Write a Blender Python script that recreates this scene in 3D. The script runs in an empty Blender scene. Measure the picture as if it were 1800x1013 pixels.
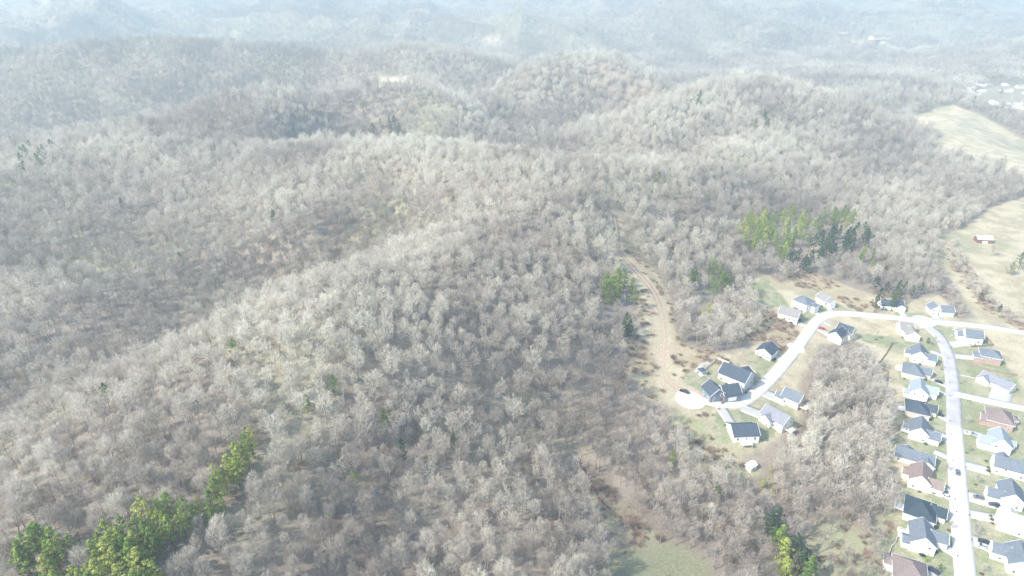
import bpy, math, random
import numpy as np
from mathutils import Vector, Matrix

# ------------------------------------------------------------------ camera, world, sun, exposure
sc = bpy.context.scene
R = math.radians
PITCH = R(25.5)
CZ = 228.0
HAZE = 0.00033                    # density of the air
FPX = 1152.0                      # focal length in pixels of the 1800 px wide photograph
cam_d = bpy.data.cameras.new('camera')
cam = bpy.data.objects.new('camera', cam_d)
sc.collection.objects.link(cam)
cam.location = (0, 0, CZ)
cam.rotation_euler = (R(90) - PITCH, 0, 0)
cam_d.sensor_width = 36.0
cam_d.lens = 36.0 * FPX / 1800.0
cam_d.clip_start = 1.0
cam_d.clip_end = 30000.0
sc.camera = cam

SUN_AZ = R(-118)                   # azimuth of the sun, from +Y towards +X
SUN_EL = R(41)
w = bpy.data.worlds.new("World")
sc.world = w
w.use_nodes = True
nt = w.node_tree
nt.nodes.clear()
sky = nt.nodes.new('ShaderNodeTexSky')
sky.sky_type = 'NISHITA'
sky.sun_disc = False
sky.sun_elevation = SUN_EL
sky.sun_rotation = SUN_AZ
sky.altitude = 300
sky.air_density = 1.0
sky.dust_density = 2.0
bg = nt.nodes.new('ShaderNodeBackground')
bg.inputs['Strength'].default_value = 0.15
wo = nt.nodes.new('ShaderNodeOutputWorld')
nt.links.new(sky.outputs[0], bg.inputs['Color'])
nt.links.new(bg.outputs[0], wo.inputs['Surface'])

sun_d = bpy.data.lights.new('sun', 'SUN')
sun_d.energy = 3.1
sun_d.angle = R(0.5)
sun_d.color = (1.0, 0.93, 0.82)
sun = bpy.data.objects.new('sun', sun_d)
sc.collection.objects.link(sun)
sun.location = (0, 0, 600)
sv = Vector((math.sin(SUN_AZ) * math.cos(SUN_EL), math.cos(SUN_AZ) * math.cos(SUN_EL), math.sin(SUN_EL)))
sun.rotation_euler = (-sv).to_track_quat('-Z', 'Y').to_euler()

vs = sc.view_settings
vs.view_transform = 'Standard'
vs.look = 'None'
vs.gamma = 1.0
vs.use_curve_mapping = False
vs.exposure = 1.47
sc.cycles.max_bounces = 5
sc.cycles.diffuse_bounces = 3
sc.cycles.glossy_bounces = 2
sc.cycles.transparent_max_bounces = 6
sc.cycles.volume_bounces = 1
sc.cycles.use_denoising = True

# ------------------------------------------------------------------ picture geometry
cp, sp_ = math.cos(PITCH), math.sin(PITCH)
def ray(px, py):
    x = (px - 900.0) / FPX
    v = -(py - 506.5) / FPX
    return np.array([x, cp + v * sp_, -sp_ + v * cp])
def at_z(px, py, z):
    d = ray(px, py)
    t = (z - CZ) / d[2]
    return d[0] * t, d[1] * t
def project(x, y, z):
    X = x; zc = y * cp - (z - CZ) * sp_; v = y * sp_ + (z - CZ) * cp
    return 900 + FPX * X / zc, 506.5 - FPX * v / zc, zc

# ------------------------------------------------------------------ smooth noise
def _h(ix, iy, s):
    n = (ix * 374761393 + iy * 668265263 + s * 1274126177) & 0xffffffff
    n = ((n ^ (n >> 13)) * 1274126177) & 0xffffffff
    n = n ^ (n >> 16)
    return (n & 0xffff) / 65535.0
def vnoise(x, y, s=0):
    x = np.asarray(x, float); y = np.asarray(y, float)
    ix = np.floor(x).astype(np.int64); iy = np.floor(y).astype(np.int64)
    fx = x - ix; fy = y - iy
    fx = fx * fx * fx * (fx * (fx * 6 - 15) + 10); fy = fy * fy * fy * (fy * (fy * 6 - 15) + 10)
    a = _h(ix, iy, s); b = _h(ix + 1, iy, s); c = _h(ix, iy + 1, s); d = _h(ix + 1, iy + 1, s)
    return (a + (b - a) * fx) * (1 - fy) + (c + (d - c) * fx) * fy
def fbm(x, y, s=0, o=4):
    t = 0; a = .5; n = 0
    for k in range(o):
        t = t + a * vnoise(x * 2 ** k + 13.7 * k, y * 2 ** k - 7.1 * k, s + k); n += a; a *= .5
    return t / n
def ridged(x, y, s=0, o=4):
    t = 0; a = .5; n = 0
    for k in range(o):
        v = 1 - np.abs(2 * vnoise(x * 2 ** k + 5.3 * k, y * 2 ** k + 9.2 * k, s + k) - 1)
        t = t + a * v * v; n += a; a *= .45
    return t / n
def sstep(a, b, x):
    t = np.clip((x - a) / (b - a), 0, 1)
    return t * t * (3 - 2 * t)

# ------------------------------------------------------------------ the lie of the land: spot heights
SC = 1.2
CTRL = []
TREE_TOP = 15.0                    # the traced skyline runs over the crowns, the soil lies this far below
def P(px, py, z):
    x, y = at_z(px, py, z * SC); t = min(1, max(0, (z - 8) / 17)); CTRL.append((x, y, z * SC - TREE_TOP * t))
def crest(px, py, z, drop=18, back=110):
    x, y = at_z(px, py, z * SC); CTRL.append((x, y, z * SC - TREE_TOP))
    r = math.hypot(x, y)
    k = (r + back) / r
    CTRL.append((x * k, y * k, (z - drop) * SC - TREE_TOP))
# valley with the streets and fields
for a in [(1690, 1000, 0), (1690, 850, 0), (1690, 720, 0), (1660, 600, 0), (1500, 560, 1), (1790, 590, 0), (1780, 700, 0),
          (1790, 850, 0), (1600, 1010, 0), (1590, 900, 0), (1580, 780, 0), (1560, 660, 0), (1440, 560, 4), (1400, 620, 4),
          (1340, 700, 5), (1220, 700, 9), (1300, 760, 7), (1380, 740, 3), (1450, 650, 2), (1330, 610, 9), (1500, 900, -2),
          (1500, 760, -1), (1400, 900, -2), (1280, 870, 1), (1400, 1010, -4), (1720, 450, 0), (1790, 470, 0), (1680, 430, 0),
          (1640, 470, 1), (1790, 370, 2), (1500, 500, 5), (1560, 440, 8), (1400, 500, 10), (1320, 480, 16), (1500, 380, 14), (1380, 380, 20),
          (1600, 400, 6), (1260, 620, 12), (1250, 540, 22)]: P(*a)
# trail spur
for a in [(1090, 430, 46), (1130, 480, 40), (1160, 540, 31), (1165, 600, 23), (1180, 660, 13), (1130, 700, 13), (1060, 620, 27),
          (1050, 500, 42), (1000, 440, 50), (1000, 560, 42), (1180, 380, 42), (1250, 400, 32), (1210, 470, 32)]: P(*a)
# gully and bottom meadow
for a in [(1020, 810, 9), (1080, 880, 3), (1150, 940, 0), (1200, 990, -2), (1080, 1010, 2), (960, 700, 21), (1100, 790, 8), (1200, 850, 4),
          (980, 900, 14), (940, 1000, 14), (1180, 760, 9)]: P(*a)
# near spur on the left
for a in [(880, 330, 69), (820, 430, 66), (750, 540, 61), (600, 640, 57), (400, 760, 52), (200, 880, 48), (60, 1000, 46),
          (900, 560, 47), (850, 660, 38), (800, 780, 31), (750, 900, 27), (640, 820, 38), (560, 920, 36), (480, 1000, 34), (300, 1010, 42),
          (650, 1000, 27), (1000, 380, 60)]: P(*a)
for a in [(0, 712, 43), (120, 655, 46), (230, 612, 49), (320, 575, 51), (410, 535, 53), (480, 498, 55), (560, 468, 58)]: crest(*a, drop=32, back=60)
crest(650, 442, 61, 16, 45)
# hollow behind it and the slope of the long ridge
for a in [(0, 640, 12), (150, 590, 12), (330, 525, 14), (480, 465, 18), (600, 425, 27), (700, 380, 42), (0, 500, 24), (200, 450, 28), (400, 400, 34),
          (550, 370, 46), (0, 380, 40), (200, 330, 46), (450, 300, 54), (650, 290, 60), (780, 300, 66), (0, 300, 50), (330, 270, 56)]: P(*a)
for a in [(-250, 262, 52), (-100, 254, 55), (0, 246, 58), (120, 240, 60), (250, 229, 62), (380, 208, 65), (500, 191, 67)]: crest(*a, drop=95, back=420)
for a in [(540, 238, 64), (650, 235, 67), (750, 236, 70), (830, 243, 71), (900, 256, 71)]: crest(*a, drop=50, back=150)
for a in [(970, 268, 68), (1040, 272, 66), (1120, 268, 64), (1210, 264, 60)]: crest(*a, drop=48, back=140)
# hill behind, left one
for a in [(540, 183, 67), (620, 152, 74), (690, 133, 77), (760, 142, 75), (820, 163, 68)]: crest(*a, drop=50, back=200)
for a in [(620, 200, 34), (700, 192, 32), (780, 207, 28), (860, 218, 24), (700, 160, 58)]: P(*a)
# the dark hollow and the hill on the right
for a in [(940, 225, 20), (1000, 220, 22), (900, 188, 36), (980, 165, 46), (880, 165, 48), (1060, 172, 38)]: P(*a)
for a in [(850, 138, 72), (920, 112, 80), (1000, 97, 86), (1090, 104, 84), (1150, 120, 76)]: crest(*a, drop=50, back=220)
for a in [(1060, 212, 44), (1130, 178, 60), (1200, 150, 70), (1260, 134, 76), (1330, 124, 78), (1400, 142, 70), (1480, 172, 56), (1560, 200, 36)]: crest(*a, drop=45, back=180)
for a in [(1150, 225, 50), (1250, 180, 62), (1340, 170, 62), (1250, 240, 50), (1350, 230, 46), (1450, 220, 40), (1300, 300, 38), (1420, 300, 26),
          (1530, 280, 16), (1600, 330, 6), (1180, 320, 50)]: P(*a)
# pasture knoll on the right and flats behind
for a in [(1600, 206, 17), (1670, 186, 19), (1740, 215, 15), (1800, 248, 10)]: crest(*a, drop=15, back=90)
for a in [(1680, 230, 9), (1760, 290, 3), (1650, 265, 6), (1700, 330, 1), (1900, 330, 0), (1900, 500, 0), (1900, 700, 0), (2000, 900, 0)]: P(*a)
for a in [(1750, 165, 2), (1790, 185, 0), (1700, 150, 4), (1900, 170, 0), (1900, 230, 0), (1600, 150, 20)]: P(*a)
# broad blue slope behind the long ridge
for a in [(-150, 200, -50), (0, 200, -52), (150, 200, -52), (300, 190, -48), (450, 165, -28), (560, 140, -8), (0, 150, -2), (200, 140, 4), (400, 130, 2), (-200, 140, 6),
          (520, 115, 8), (600, 105, 12)]: P(*a)
for a in [(-200, 116, 48), (0, 108, 52), (180, 94, 62), (330, 86, 68), (480, 84, 68)]: crest(*a, drop=55, back=240)
for a in [(620, 96, 66), (700, 80, 80), (790, 84, 74), (860, 98, 58)]: crest(*a, drop=55, back=240)
# outer anchors so that the surface stays tame beyond the frame
for x, y, z in [(-700, 100, 60), (-500, -100, 50), (-200, -200, 45), (0, -300, 30), (250, -200, 0), (500, 0, 0), (700, 300, 0), (0, 60, 30), (-150, 60, 48), (130, 60, 0), (-120, -60, 50), (100, -60, 8),
                (-1000, 500, 60), (-1400, 1200, 60), (1000, 700, 10), (1400, 1200, 20)]: CTRL.append((x, y, z * 1.0))
C3 = np.array(CTRL)
CS = 400.0
def _tps(d2): return 0.5 * d2 * np.log(d2 + 1e-9)
def _solve():
    n = len(C3); p = C3[:, :2] / CS
    d2 = ((p[:, None] - p[None]) ** 2).sum(-1)
    K = _tps(d2) + np.eye(n) * 0.004
    A = np.zeros((n + 3, n + 3)); A[:n, :n] = K; A[:n, n] = 1; A[:n, n + 1:] = p; A[n, :n] = 1; A[n + 1:, :n] = p.T
    return np.linalg.solve(A, np.r_[C3[:, 2], 0, 0, 0])
WT = _solve()
def H0x(x, y):
    x = np.asarray(x, float); y = np.asarray(y, float)
    n = len(C3); out = WT[n] + WT[n + 1] * x / CS + WT[n + 2] * y / CS
    for i in range(n):
        out = out + WT[i] * _tps(((x - C3[i, 0]) ** 2 + (y - C3[i, 1]) ** 2) / CS ** 2)
    return out
RX0, RY0, RD = -2800., -900., 7.5
_gx = np.arange(RX0, 2801, RD); _gy = np.arange(RY0, 2801, RD)
RAST = H0x(*np.meshgrid(_gx, _gy, indexing='ij'))
def H0(x, y):
    u = np.clip((np.asarray(x, float) - RX0) / RD, 0, RAST.shape[0] - 1.001); v = np.clip((np.asarray(y, float) - RY0) / RD, 0, RAST.shape[1] - 1.001)
    i = u.astype(int); j = v.astype(int); u = u - i; v = v - j
    return (RAST[i, j] * (1 - u) + RAST[i + 1, j] * u) * (1 - v) + (RAST[i, j + 1] * (1 - u) + RAST[i + 1, j + 1] * u) * v
def far_h(x, y):
    """the farther ranges: ridge behind ridge, lower towards the right"""
    r = np.hypot(x, y)
    h = ridged(x / 850. + 3.1, y / 520. + 1.7, 31, 4)
    right = sstep(0.25, 0.7, x / (r + 1))
    return np.maximum(-20 + 70 * sstep(2000, 7000, r) + (h - .22) * (300 - 110 * right), -45)
def H(x, y):
    x = np.asarray(x, float); y = np.asarray(y, float)
    r = np.hypot(x, y)
    k = sstep(1950, 2650, r)
    h0 = np.clip(H0(x, y), -85, 125)
    h = h0 * (1 - k) + far_h(x, y) * k
    rough = sstep(6, 34, h0) * sstep(150, 420, r)
    wx = x + 40 * (vnoise(x / 160, y / 160, 5) - .5); wy = y + 40 * (vnoise(x / 160, y / 160, 6) - .5)
    n = (ridged(wx / 210., wy / 210., 11, 3) - .45) * 15 * (0.35 + .4 * sstep(500, 900, r)) * rough + (fbm(x / 45., y / 45., 21, 2) - .5) * 4 * (rough + .1 * sstep(2, 10, h0))
    return h + n * (1 + 0.8 * k)

# ------------------------------------------------------------------ placing things on the land
def hit(px, py):
    """world point where a line of sight meets the ground"""
    px = np.atleast_1d(np.asarray(px, float)); py = np.atleast_1d(np.asarray(py, float))
    x = (px - 900) / FPX; v = -(py - 506.5) / FPX
    dx = x; dy = cp + v * sp_; dz = -sp_ + v * cp
    t = np.full(px.shape, 90.0); done = np.zeros(px.shape, bool); tp = t.copy()
    for i in range(420):
        z = CZ + dz * t
        below = (z < H(dx * t, dy * t)) & ~done
        done |= below
        if done.all() or t.min() > 9000: break
        tp = np.where(done, tp, t)
        t = np.where(done, t, t + np.maximum(1.5, t * 0.010))
    lo, hi = tp, t
    for i in range(12):
        m = (lo + hi) / 2
        b = CZ + dz * m < H(dx * m, dy * m)
        hi = np.where(b, m, hi); lo = np.where(b, lo, m)
    X, Y = dx * hi, dy * hi
    return X, Y, H(X, Y)
def poly(pts):
    a = np.array(pts, float); X, Y, Z = hit(a[:, 0], a[:, 1])
    return np.stack([X, Y], 1)
def inpoly(x, y, pg):
    ins = np.zeros(np.shape(x), bool); n = len(pg)
    b0, b1 = pg.min(0), pg.max(0)
    sel = (x > b0[0]) & (x < b1[0]) & (y > b0[1]) & (y < b1[1])
    xs, ys = x[sel], y[sel]; r = np.zeros(xs.shape, bool)
    for i in range(n):
        x1, y1 = pg[i]; x2, y2 = pg[(i + 1) % n]
        c = ((y1 > ys) != (y2 > ys))
        with np.errstate(divide='ignore', invalid='ignore'):
            xi = (x2 - x1) * (ys - y1) / (y2 - y1 + 1e-12) + x1
        r ^= c & (xs < xi)
    ins[sel] = r
    return ins
def polydist(x, y, pl, closed=False):
    d = np.full(np.shape(x), 1e9)
    n = len(pl)
    for i in range(n if closed else n - 1):
        a = pl[i]; b = pl[(i + 1) % n]
        ab = b - a; L = (ab ** 2).sum() + 1e-9
        t = np.clip(((x - a[0]) * ab[0] + (y - a[1]) * ab[1]) / L, 0, 1)
        d = np.minimum(d, np.hypot(x - a[0] - t * ab[0], y - a[1] - t * ab[1]))
    return d

# ------------------------------------------------------------------ helpers: objects, labels, meshes
COL = sc.collection
def tag(o, label=None, cat=None, group=None, kind=None):
    if label: o['label'] = label
    if cat: o['category'] = cat
    if group: o['group'] = group
    if kind: o['kind'] = kind
    return o
def link(name, me, parent=None, loc=None, rot=None, scale=None):
    o = bpy.data.objects.new(name, me); COL.objects.link(o)
    if parent: o.parent = parent
    if loc is not None: o.location = loc
    if rot is not None: o.rotation_euler = rot
    if scale is not None: o.scale = scale
    return o
class MB:
    """collects quads, boxes, tubes into one mesh"""
    def __init__(s): s.v = []; s.f = []; s.mi = []
    def add(s, vs_, fs, mi=0):
        n = len(s.v); s.v += [tuple(map(float, q)) for q in vs_]
        for f in fs: s.f.append(tuple(n + i for i in f)); s.mi.append(mi)
        return s
    def box(s, x0, x1, y0, y1, z0, z1, mi=0, bottom=True):
        v = [(x0, y0, z0), (x1, y0, z0), (x1, y1, z0), (x0, y1, z0), (x0, y0, z1), (x1, y0, z1), (x1, y1, z1), (x0, y1, z1)]
        f = [(4, 5, 6, 7), (0, 1, 5, 4), (1, 2, 6, 5), (2, 3, 7, 6), (3, 0, 4, 7)]
        if bottom: f.append((3, 2, 1, 0))
        return s.add(v, f, mi)
    def tube(s, p, q, r0, r1, n=6, mi=0, cap=True):
        p = Vector(p); q = Vector(q); d = (q - p)
        if d.length < 1e-6: return s
        d.normalize(); a = d.orthogonal().normalized(); b = d.cross(a)
        vs_ = []
        for c, r in ((p, r0), (q, r1)):
            for k in range(n):
                t = 2 * math.pi * k / n
                vs_.append(c + a * math.cos(t) * r + b * math.sin(t) * r)
        fs = [(k, (k + 1) % n, n + (k + 1) % n, n + k) for k in range(n)]
        if cap: fs += [tuple(range(n - 1, -1, -1)), tuple(range(n, 2 * n))]
        return s.add(vs_, fs, mi)
    def mesh(s, name, mats, smooth=False):
        m = bpy.data.meshes.new(name); m.from_pydata(s.v, [], s.f)
        for k in mats: m.materials.append(k)
        if len(mats) > 1: m.polygons.foreach_set('material_index', s.mi)
        if smooth: m.polygons.foreach_set('use_smooth', [True] * len(s.f))
        m.update(); return m
    def build(s, name, mats, parent=None, smooth=False, loc=None, rot=None):
        if not isinstance(mats, (list, tuple)): mats = [mats]
        return link(name, s.mesh(name, mats, smooth), parent, loc, rot)
def np_mesh(name, v, f, mats, smooth=False, mi=None):
    m = bpy.data.meshes.new(name)
    k = f.shape[1]
    m.vertices.add(len(v)); m.vertices.foreach_set('co', np.ascontiguousarray(v, np.float32).ravel())
    m.loops.add(f.size); m.loops.foreach_set('vertex_index', np.ascontiguousarray(f, np.int32).ravel())
    m.polygons.add(len(f)); m.polygons.foreach_set('loop_start', np.arange(0, f.size, k, dtype=np.int32))
    if smooth: m.polygons.foreach_set('use_smooth', np.ones(len(f), bool))
    for q in mats: m.materials.append(q)
    if mi is not None: m.polygons.foreach_set('material_index', np.ascontiguousarray(mi, np.int32))
    m.update(calc_edges=True); m.validate()
    return m

# ------------------------------------------------------------------ materials
def mat(name, col, rough=.85, spec=.25, var=.12, vscale=.6, bump=0, metal=0, col2=None, stretch=None):
    m = bpy.data.materials.new(name); m.use_nodes = True; t = m.node_tree; b = t.nodes['Principled BSDF']
    b.inputs['Roughness'].default_value = rough; b.inputs['Specular IOR Level'].default_value = spec; b.inputs['Metallic'].default_value = metal
    tc = t.nodes.new('ShaderNodeTexCoord'); n = t.nodes.new('ShaderNodeTexNoise'); n.inputs['Scale'].default_value = vscale; n.inputs['Detail'].default_value = 5
    if stretch:
        mp = t.nodes.new('ShaderNodeMapping'); mp.inputs['Scale'].default_value = stretch
        t.links.new(tc.outputs['Object'], mp.inputs[0]); t.links.new(mp.outputs[0], n.inputs['Vector'])
    else: t.links.new(tc.outputs['Object'], n.inputs['Vector'])
    r = t.nodes.new('ShaderNodeValToRGB'); r.color_ramp.elements[0].position = .3; r.color_ramp.elements[1].position = .7
    c2 = col2 or col
    r.color_ramp.elements[0].color = tuple(c * (1 - var) for c in col) + (1,)
    r.color_ramp.elements[1].color = tuple(min(1, c * (1 + var)) for c in c2) + (1,)
    t.links.new(n.outputs['Fac'], r.inputs[0]); t.links.new(r.outputs[0], b.inputs['Base Color'])
    if bump:
        bp = t.nodes.new('ShaderNodeBump'); bp.inputs['Strength'].default_value = bump; t.links.new(n.outputs['Fac'], bp.inputs['Height']); t.links.new(bp.outputs[0], b.inputs['Normal'])
    return m
def tree_mat(name, ramp, rough=.8, transl=0.0, nscale=.5):
    """colour picked per tree by its 'tint' value, with fine mottling through the crown"""
    m = bpy.data.materials.new(name); m.use_nodes = True; t = m.node_tree; b = t.nodes['Principled BSDF']
    b.inputs['Roughness'].default_value = rough; b.inputs['Specular IOR Level'].default_value = .15
    a = t.nodes.new('ShaderNodeAttribute'); a.attribute_type = 'INSTANCER'; a.attribute_name = 'tint'
    r = t.nodes.new('ShaderNodeValToRGB'); r.color_ramp.elements.remove(r.color_ramp.elements[1])
    for i, (p, c) in enumerate(ramp):
        e = r.color_ramp.elements[0] if i == 0 else r.color_ramp.elements.new(p)
        e.position = p; e.color = tuple(c) + (1,)
    g = t.nodes.new('ShaderNodeNewGeometry')
    mp = t.nodes.new('ShaderNodeTexNoise'); mp.inputs['Scale'].default_value = nscale; mp.inputs['Detail'].default_value = 3
    mr = t.nodes.new('ShaderNodeMapRange'); mr.inputs[1].default_value = .3; mr.inputs[2].default_value = .7; mr.inputs[3].default_value = .75; mr.inputs[4].default_value = 1.25
    mx = t.nodes.new('ShaderNodeVectorMath'); mx.operation = 'SCALE'
    t.links.new(g.outputs['Position'], mp.inputs['Vector']); t.links.new(mp.outputs['Fac'], mr.inputs[0])
    t.links.new(a.outputs['Fac'], r.inputs[0]); t.links.new(r.outputs[0], mx.inputs[0]); t.links.new(mr.outputs[0], mx.inputs['Scale'])
    t.links.new(mx.outputs[0], b.inputs['Base Color'])
    if transl:
        tr = t.nodes.new('ShaderNodeBsdfTranslucent'); ms = t.nodes.new('ShaderNodeMixShader'); ms.inputs[0].default_value = transl
        t.links.new(mx.outputs[0], tr.inputs['Color']); o = t.nodes['Material Output']
        t.links.new(b.outputs[0], ms.inputs[1]); t.links.new(tr.outputs[0], ms.inputs[2]); t.links.new(ms.outputs[0], o.inputs['Surface'])
    return m
BARE = [(0.0, (.30, .265, .235)), (.25, (.46, .415, .36)), (.5, (.59, .55, .475)), (.75, (.675, .645, .55)), (1.0, (.74, .72, .625))]
M_twig = tree_mat('bare_twigs', BARE, transl=.35)
M_bark = tree_mat('pale_bark', [(0, (.22, .19, .17)), (.7, (.36, .33, .29)), (.93, (.45, .42, .38)), (1, (.72, .70, .65))])
PINE = [(0.0, (.03, .065, .055)), (.35, (.08, .135, .055)), (.6, (.16, .245, .065)), (.85, (.28, .37, .08)), (1.0, (.44, .47, .13))]
M_pine = tree_mat('pine_needles', PINE, transl=.25, nscale=.35)
M_pbark = mat('pine_bark', (.16, .11, .08), .9)
M_conc = mat('street_concrete', (.52, .51, .48), .85, .2, .10, .12, .05)
M_asph = mat('street_asphalt', (.37, .365, .365), .85, .2, .12, .2, .05)
M_drive = mat('driveway_concrete', (.41, .40, .375), .85, .2, .07, .35, .05)
M_kerb = mat('kerb_concrete', (.58, .57, .54), .85, .2, .06)
M_white = mat('white_siding', (.78, .78, .76), .7, .3, .04, .8)
M_glass = mat('window_glass', (.035, .05, .065), .15, .6, .2)
M_trim = mat('white_trim', (.8, .8, .79), .6, .3, .02)
M_tyre = mat('tyre_rubber', (.03, .03, .03), .8)
M_rim = mat('wheel_rim', (.4, .4, .42), .35, .5, .02, metal=.6)
M_found = mat('foundation', (.38, .36, .33), .9)
M_lamp = mat('lamp_lens', (.7, .68, .62), .2, .5, .02)
M_red = mat('tail_lens', (.35, .02, .02), .3, .5, .02)

# ------------------------------------------------------------------ roads and clearings (traced as positions on the land)
def curve(pts, step=3.0):
    """smooth centre line through ground points given by their places in the photograph"""
    a = np.array(pts, float); X, Y, Z = hit(a[:, 0], a[:, 1]); p = np.stack([X, Y], 1)
    out = []
    n = len(p)
    for i in range(n - 1):
        p0 = p[max(i - 1, 0)]; p1 = p[i]; p2 = p[i + 1]; p3 = p[min(i + 2, n - 1)]
        L = np.hypot(*(p2 - p1)); k = max(2, int(L / step))
        for j in range(k):
            t = j / k
            out.append(.5 * ((2 * p1) + (-p0 + p2) * t + (2 * p0 - 5 * p1 + 4 * p2 - p3) * t * t + (-p0 + 3 * p1 - 3 * p2 + p3) * t ** 3))
    out.append(p[-1])
    return np.array(out)
MAIN = [(1706, 1090), (1697, 1010), (1690, 930), (1684, 850), (1680, 790), (1678, 750), (1676, 700), (1672, 655), (1665, 620), (1649, 590), (1620, 566)]
UPPER = [(1990, 606), (1900, 600), (1800, 585), (1740, 575), (1680, 569), (1620, 564), (1560, 557), (1500, 552), (1462, 552), (1437, 564), (1420, 586), (1400, 613), (1374, 645), (1350, 671), (1325, 694), (1296, 709), (1262, 709), (1235, 704), (1213, 703)]
SIDE = [(1677, 692), (1705, 698), (1740, 706), (1800, 718), (1880, 730)]
c_main = curve(MAIN); c_up = curve(UPPER); c_side = curve(SIDE)
# the way splits into an asphalt and a concrete stretch
py_main = project(c_main[:, 0], c_main[:, 1], H(c_main[:, 0], c_main[:, 1]))[1]
k_split = int(np.argmin(np.abs(py_main - 748)))
TRAIL = [(1212, 690), (1190, 682), (1172, 664), (1166, 640), (1168, 605), (1165, 570), (1158, 535), (1146, 510), (1128, 488), (1110, 468), (1094, 448), (1086, 430), (1084, 405), (1080, 380)]
c_trail = curve(TRAIL)
SPUR = [(1168, 612), (1200, 618), (1235, 624), (1262, 632)]
c_spur = curve(SPUR)
CREEK = [(1018, 812), (1032, 835), (1048, 865), (1064, 888), (1085, 905), (1110, 925), (1140, 948)]
c_creek = curve(CREEK)
# driveways: (x0, y0, x1, y1, width in metres)
DRIVES = [(1636, 617, 1664, 628, 4), (1636, 664, 1668, 680, 5.2), (1644, 685, 1668, 695, 3), (1636, 723, 1668, 739, 4.5), (1638, 760, 1671, 774, 8), (1642, 794, 1674, 807, 4.6),
          (1636, 862, 1680, 877, 5.5), (1640, 896, 1682, 913, 8), (1640, 950, 1684, 977, 5.2), (1618, 996, 1665, 1026, 5.5),
          (1668, 606, 1698, 603, 8), (1676, 626, 1714, 629, 6.5), (1762, 688, 1754, 712, 11), (1690, 757, 1728, 766, 5), (1692, 816, 1738, 828, 7.5), (1692, 869, 1748, 885, 8.5),
          (1696, 901, 1750, 912, 6.5), (1696, 944, 1752, 966, 7.5), (1684, 658, 1722, 667, 1.4),
          (1300, 667, 1334, 690, 5), (1284, 687, 1308, 706, 5), (1262, 708, 1283, 742, 6.5), (1305, 716, 1352, 736, 9), (1338, 688, 1382, 708, 9), (1356, 626, 1388, 637, 4.6),
          (1394, 562, 1420, 575, 5), (1414, 538, 1442, 554, 5), (1449, 527, 1464, 552, 4.5), (1430, 572, 1462, 591, 7), (1442, 562, 1462, 573, 4), (1576, 541, 1596, 561, 4.5),
          (1638, 552, 1662, 568, 5.5), (1610, 560, 1622, 578, 3), (1236, 640, 1262, 634, 2.2), (1236, 640, 1222, 655, 2.2)]
dr = []
for x0, y0, x1, y1, wd in DRIVES:
    X, Y, Z = hit([x0, x1], [y0, y1]); dr.append((np.array([X[0], Y[0]]), np.array([X[1], Y[1]]), wd))

_poly = poly
SIGHT = {}
class _CL(dict):
    pass
CL = _CL()
def clearing(name, pts):
    CL[name] = _poly(pts); a = np.array(pts, float); X, Y, Z = hit(a[:, 0], a[:, 1]); zc = project(X, Y, Z)[2]
    X2, Y2, _ = hit(a[:, 0], a[:, 1] + FPX * 11 * cp / zc); SIGHT[name] = np.stack([X2, Y2], 1)
clearing('town', [(1545, 1090), (1560, 1000), (1572, 930), (1578, 850), (1556, 800), (1565, 740), (1566, 700), (1536, 655), (1530, 612), (1500, 600), (1440, 606), (1425, 640), (1405, 680), (1420, 712), (1400, 752), (1345, 790),
             (1315, 800), (1275, 795), (1240, 770), (1210, 735), (1185, 715), (1140, 700), (1115, 668), (1100, 650), (1115, 600), (1125, 570), (1118, 535), (1096, 490), (1078, 455), (1076, 432), (1092, 428), (1120, 452),
             (1160, 485), (1182, 530), (1186, 580), (1200, 608), (1240, 620), (1290, 622), (1318, 606), (1350, 580), (1340, 545), (1318, 510), (1318, 488), (1345, 480), (1372, 500), (1395, 492), (1410, 482), (1440, 485), (1480, 500), (1540, 520),
             (1600, 530), (1650, 518), (1665, 530), (1690, 562), (1716, 560), (1690, 520), (1662, 480), (1642, 445), (1648, 415), (1700, 398), (1740, 365), (1800, 345), (1990, 350), (2000, 900), (1990, 1100)])
clearing('knoll', [(1598, 207), (1640, 193), (1675, 184), (1720, 201), (1800, 246), (1900, 270), (1900, 300), (1800, 310), (1770, 302), (1740, 290), (1700, 274), (1662, 266), (1636, 250), (1660, 236), (1640, 226), (1606, 224)])
clearing('suburb', [(1690, 168), (1740, 152), (1800, 148), (1900, 150), (1900, 215), (1800, 208), (1740, 196)])
clearing('bottom', [(1062, 1040), (1072, 985), (1098, 958), (1150, 952), (1200, 968), (1238, 990), (1256, 1040)])
clearing('gully', [(1022, 815), (1040, 822), (1062, 845), (1095, 880), (1135, 920), (1175, 950), (1150, 955), (1090, 958), (1058, 920), (1036, 870)])
clearing('southlot', [(1340, 1060), (1372, 985), (1420, 950), (1455, 905), (1500, 940), (1545, 930), (1572, 890), (1566, 1060)])
clearing('lot', [(1185, 730), (1215, 735), (1262, 780), (1300, 805), (1330, 830), (1290, 835), (1230, 815), (1195, 775)])
clearing('field_a', [(640, 143), (665, 137), (700, 135), (728, 138), (715, 146), (670, 149)])
clearing('field_b', [(842, 68), (858, 64), (884, 70), (880, 79), (852, 78)])
clearing('field_c', [(1500, 70), (1540, 74), (1620, 78), (1660, 84), (1640, 92), (1560, 88), (1510, 80)])
clearing('field_d', [(1235, 250), (1285, 240), (1330, 232), (1340, 240), (1300, 250), (1250, 262)])
BELT = curve([(1672, 425), (1682, 455), (1700, 488), (1722, 520), (1745, 543), (1775, 560), (1820, 582), (1900, 600)])
BELT2 = curve([(1664, 512), (1674, 536), (1690, 557)])

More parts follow.
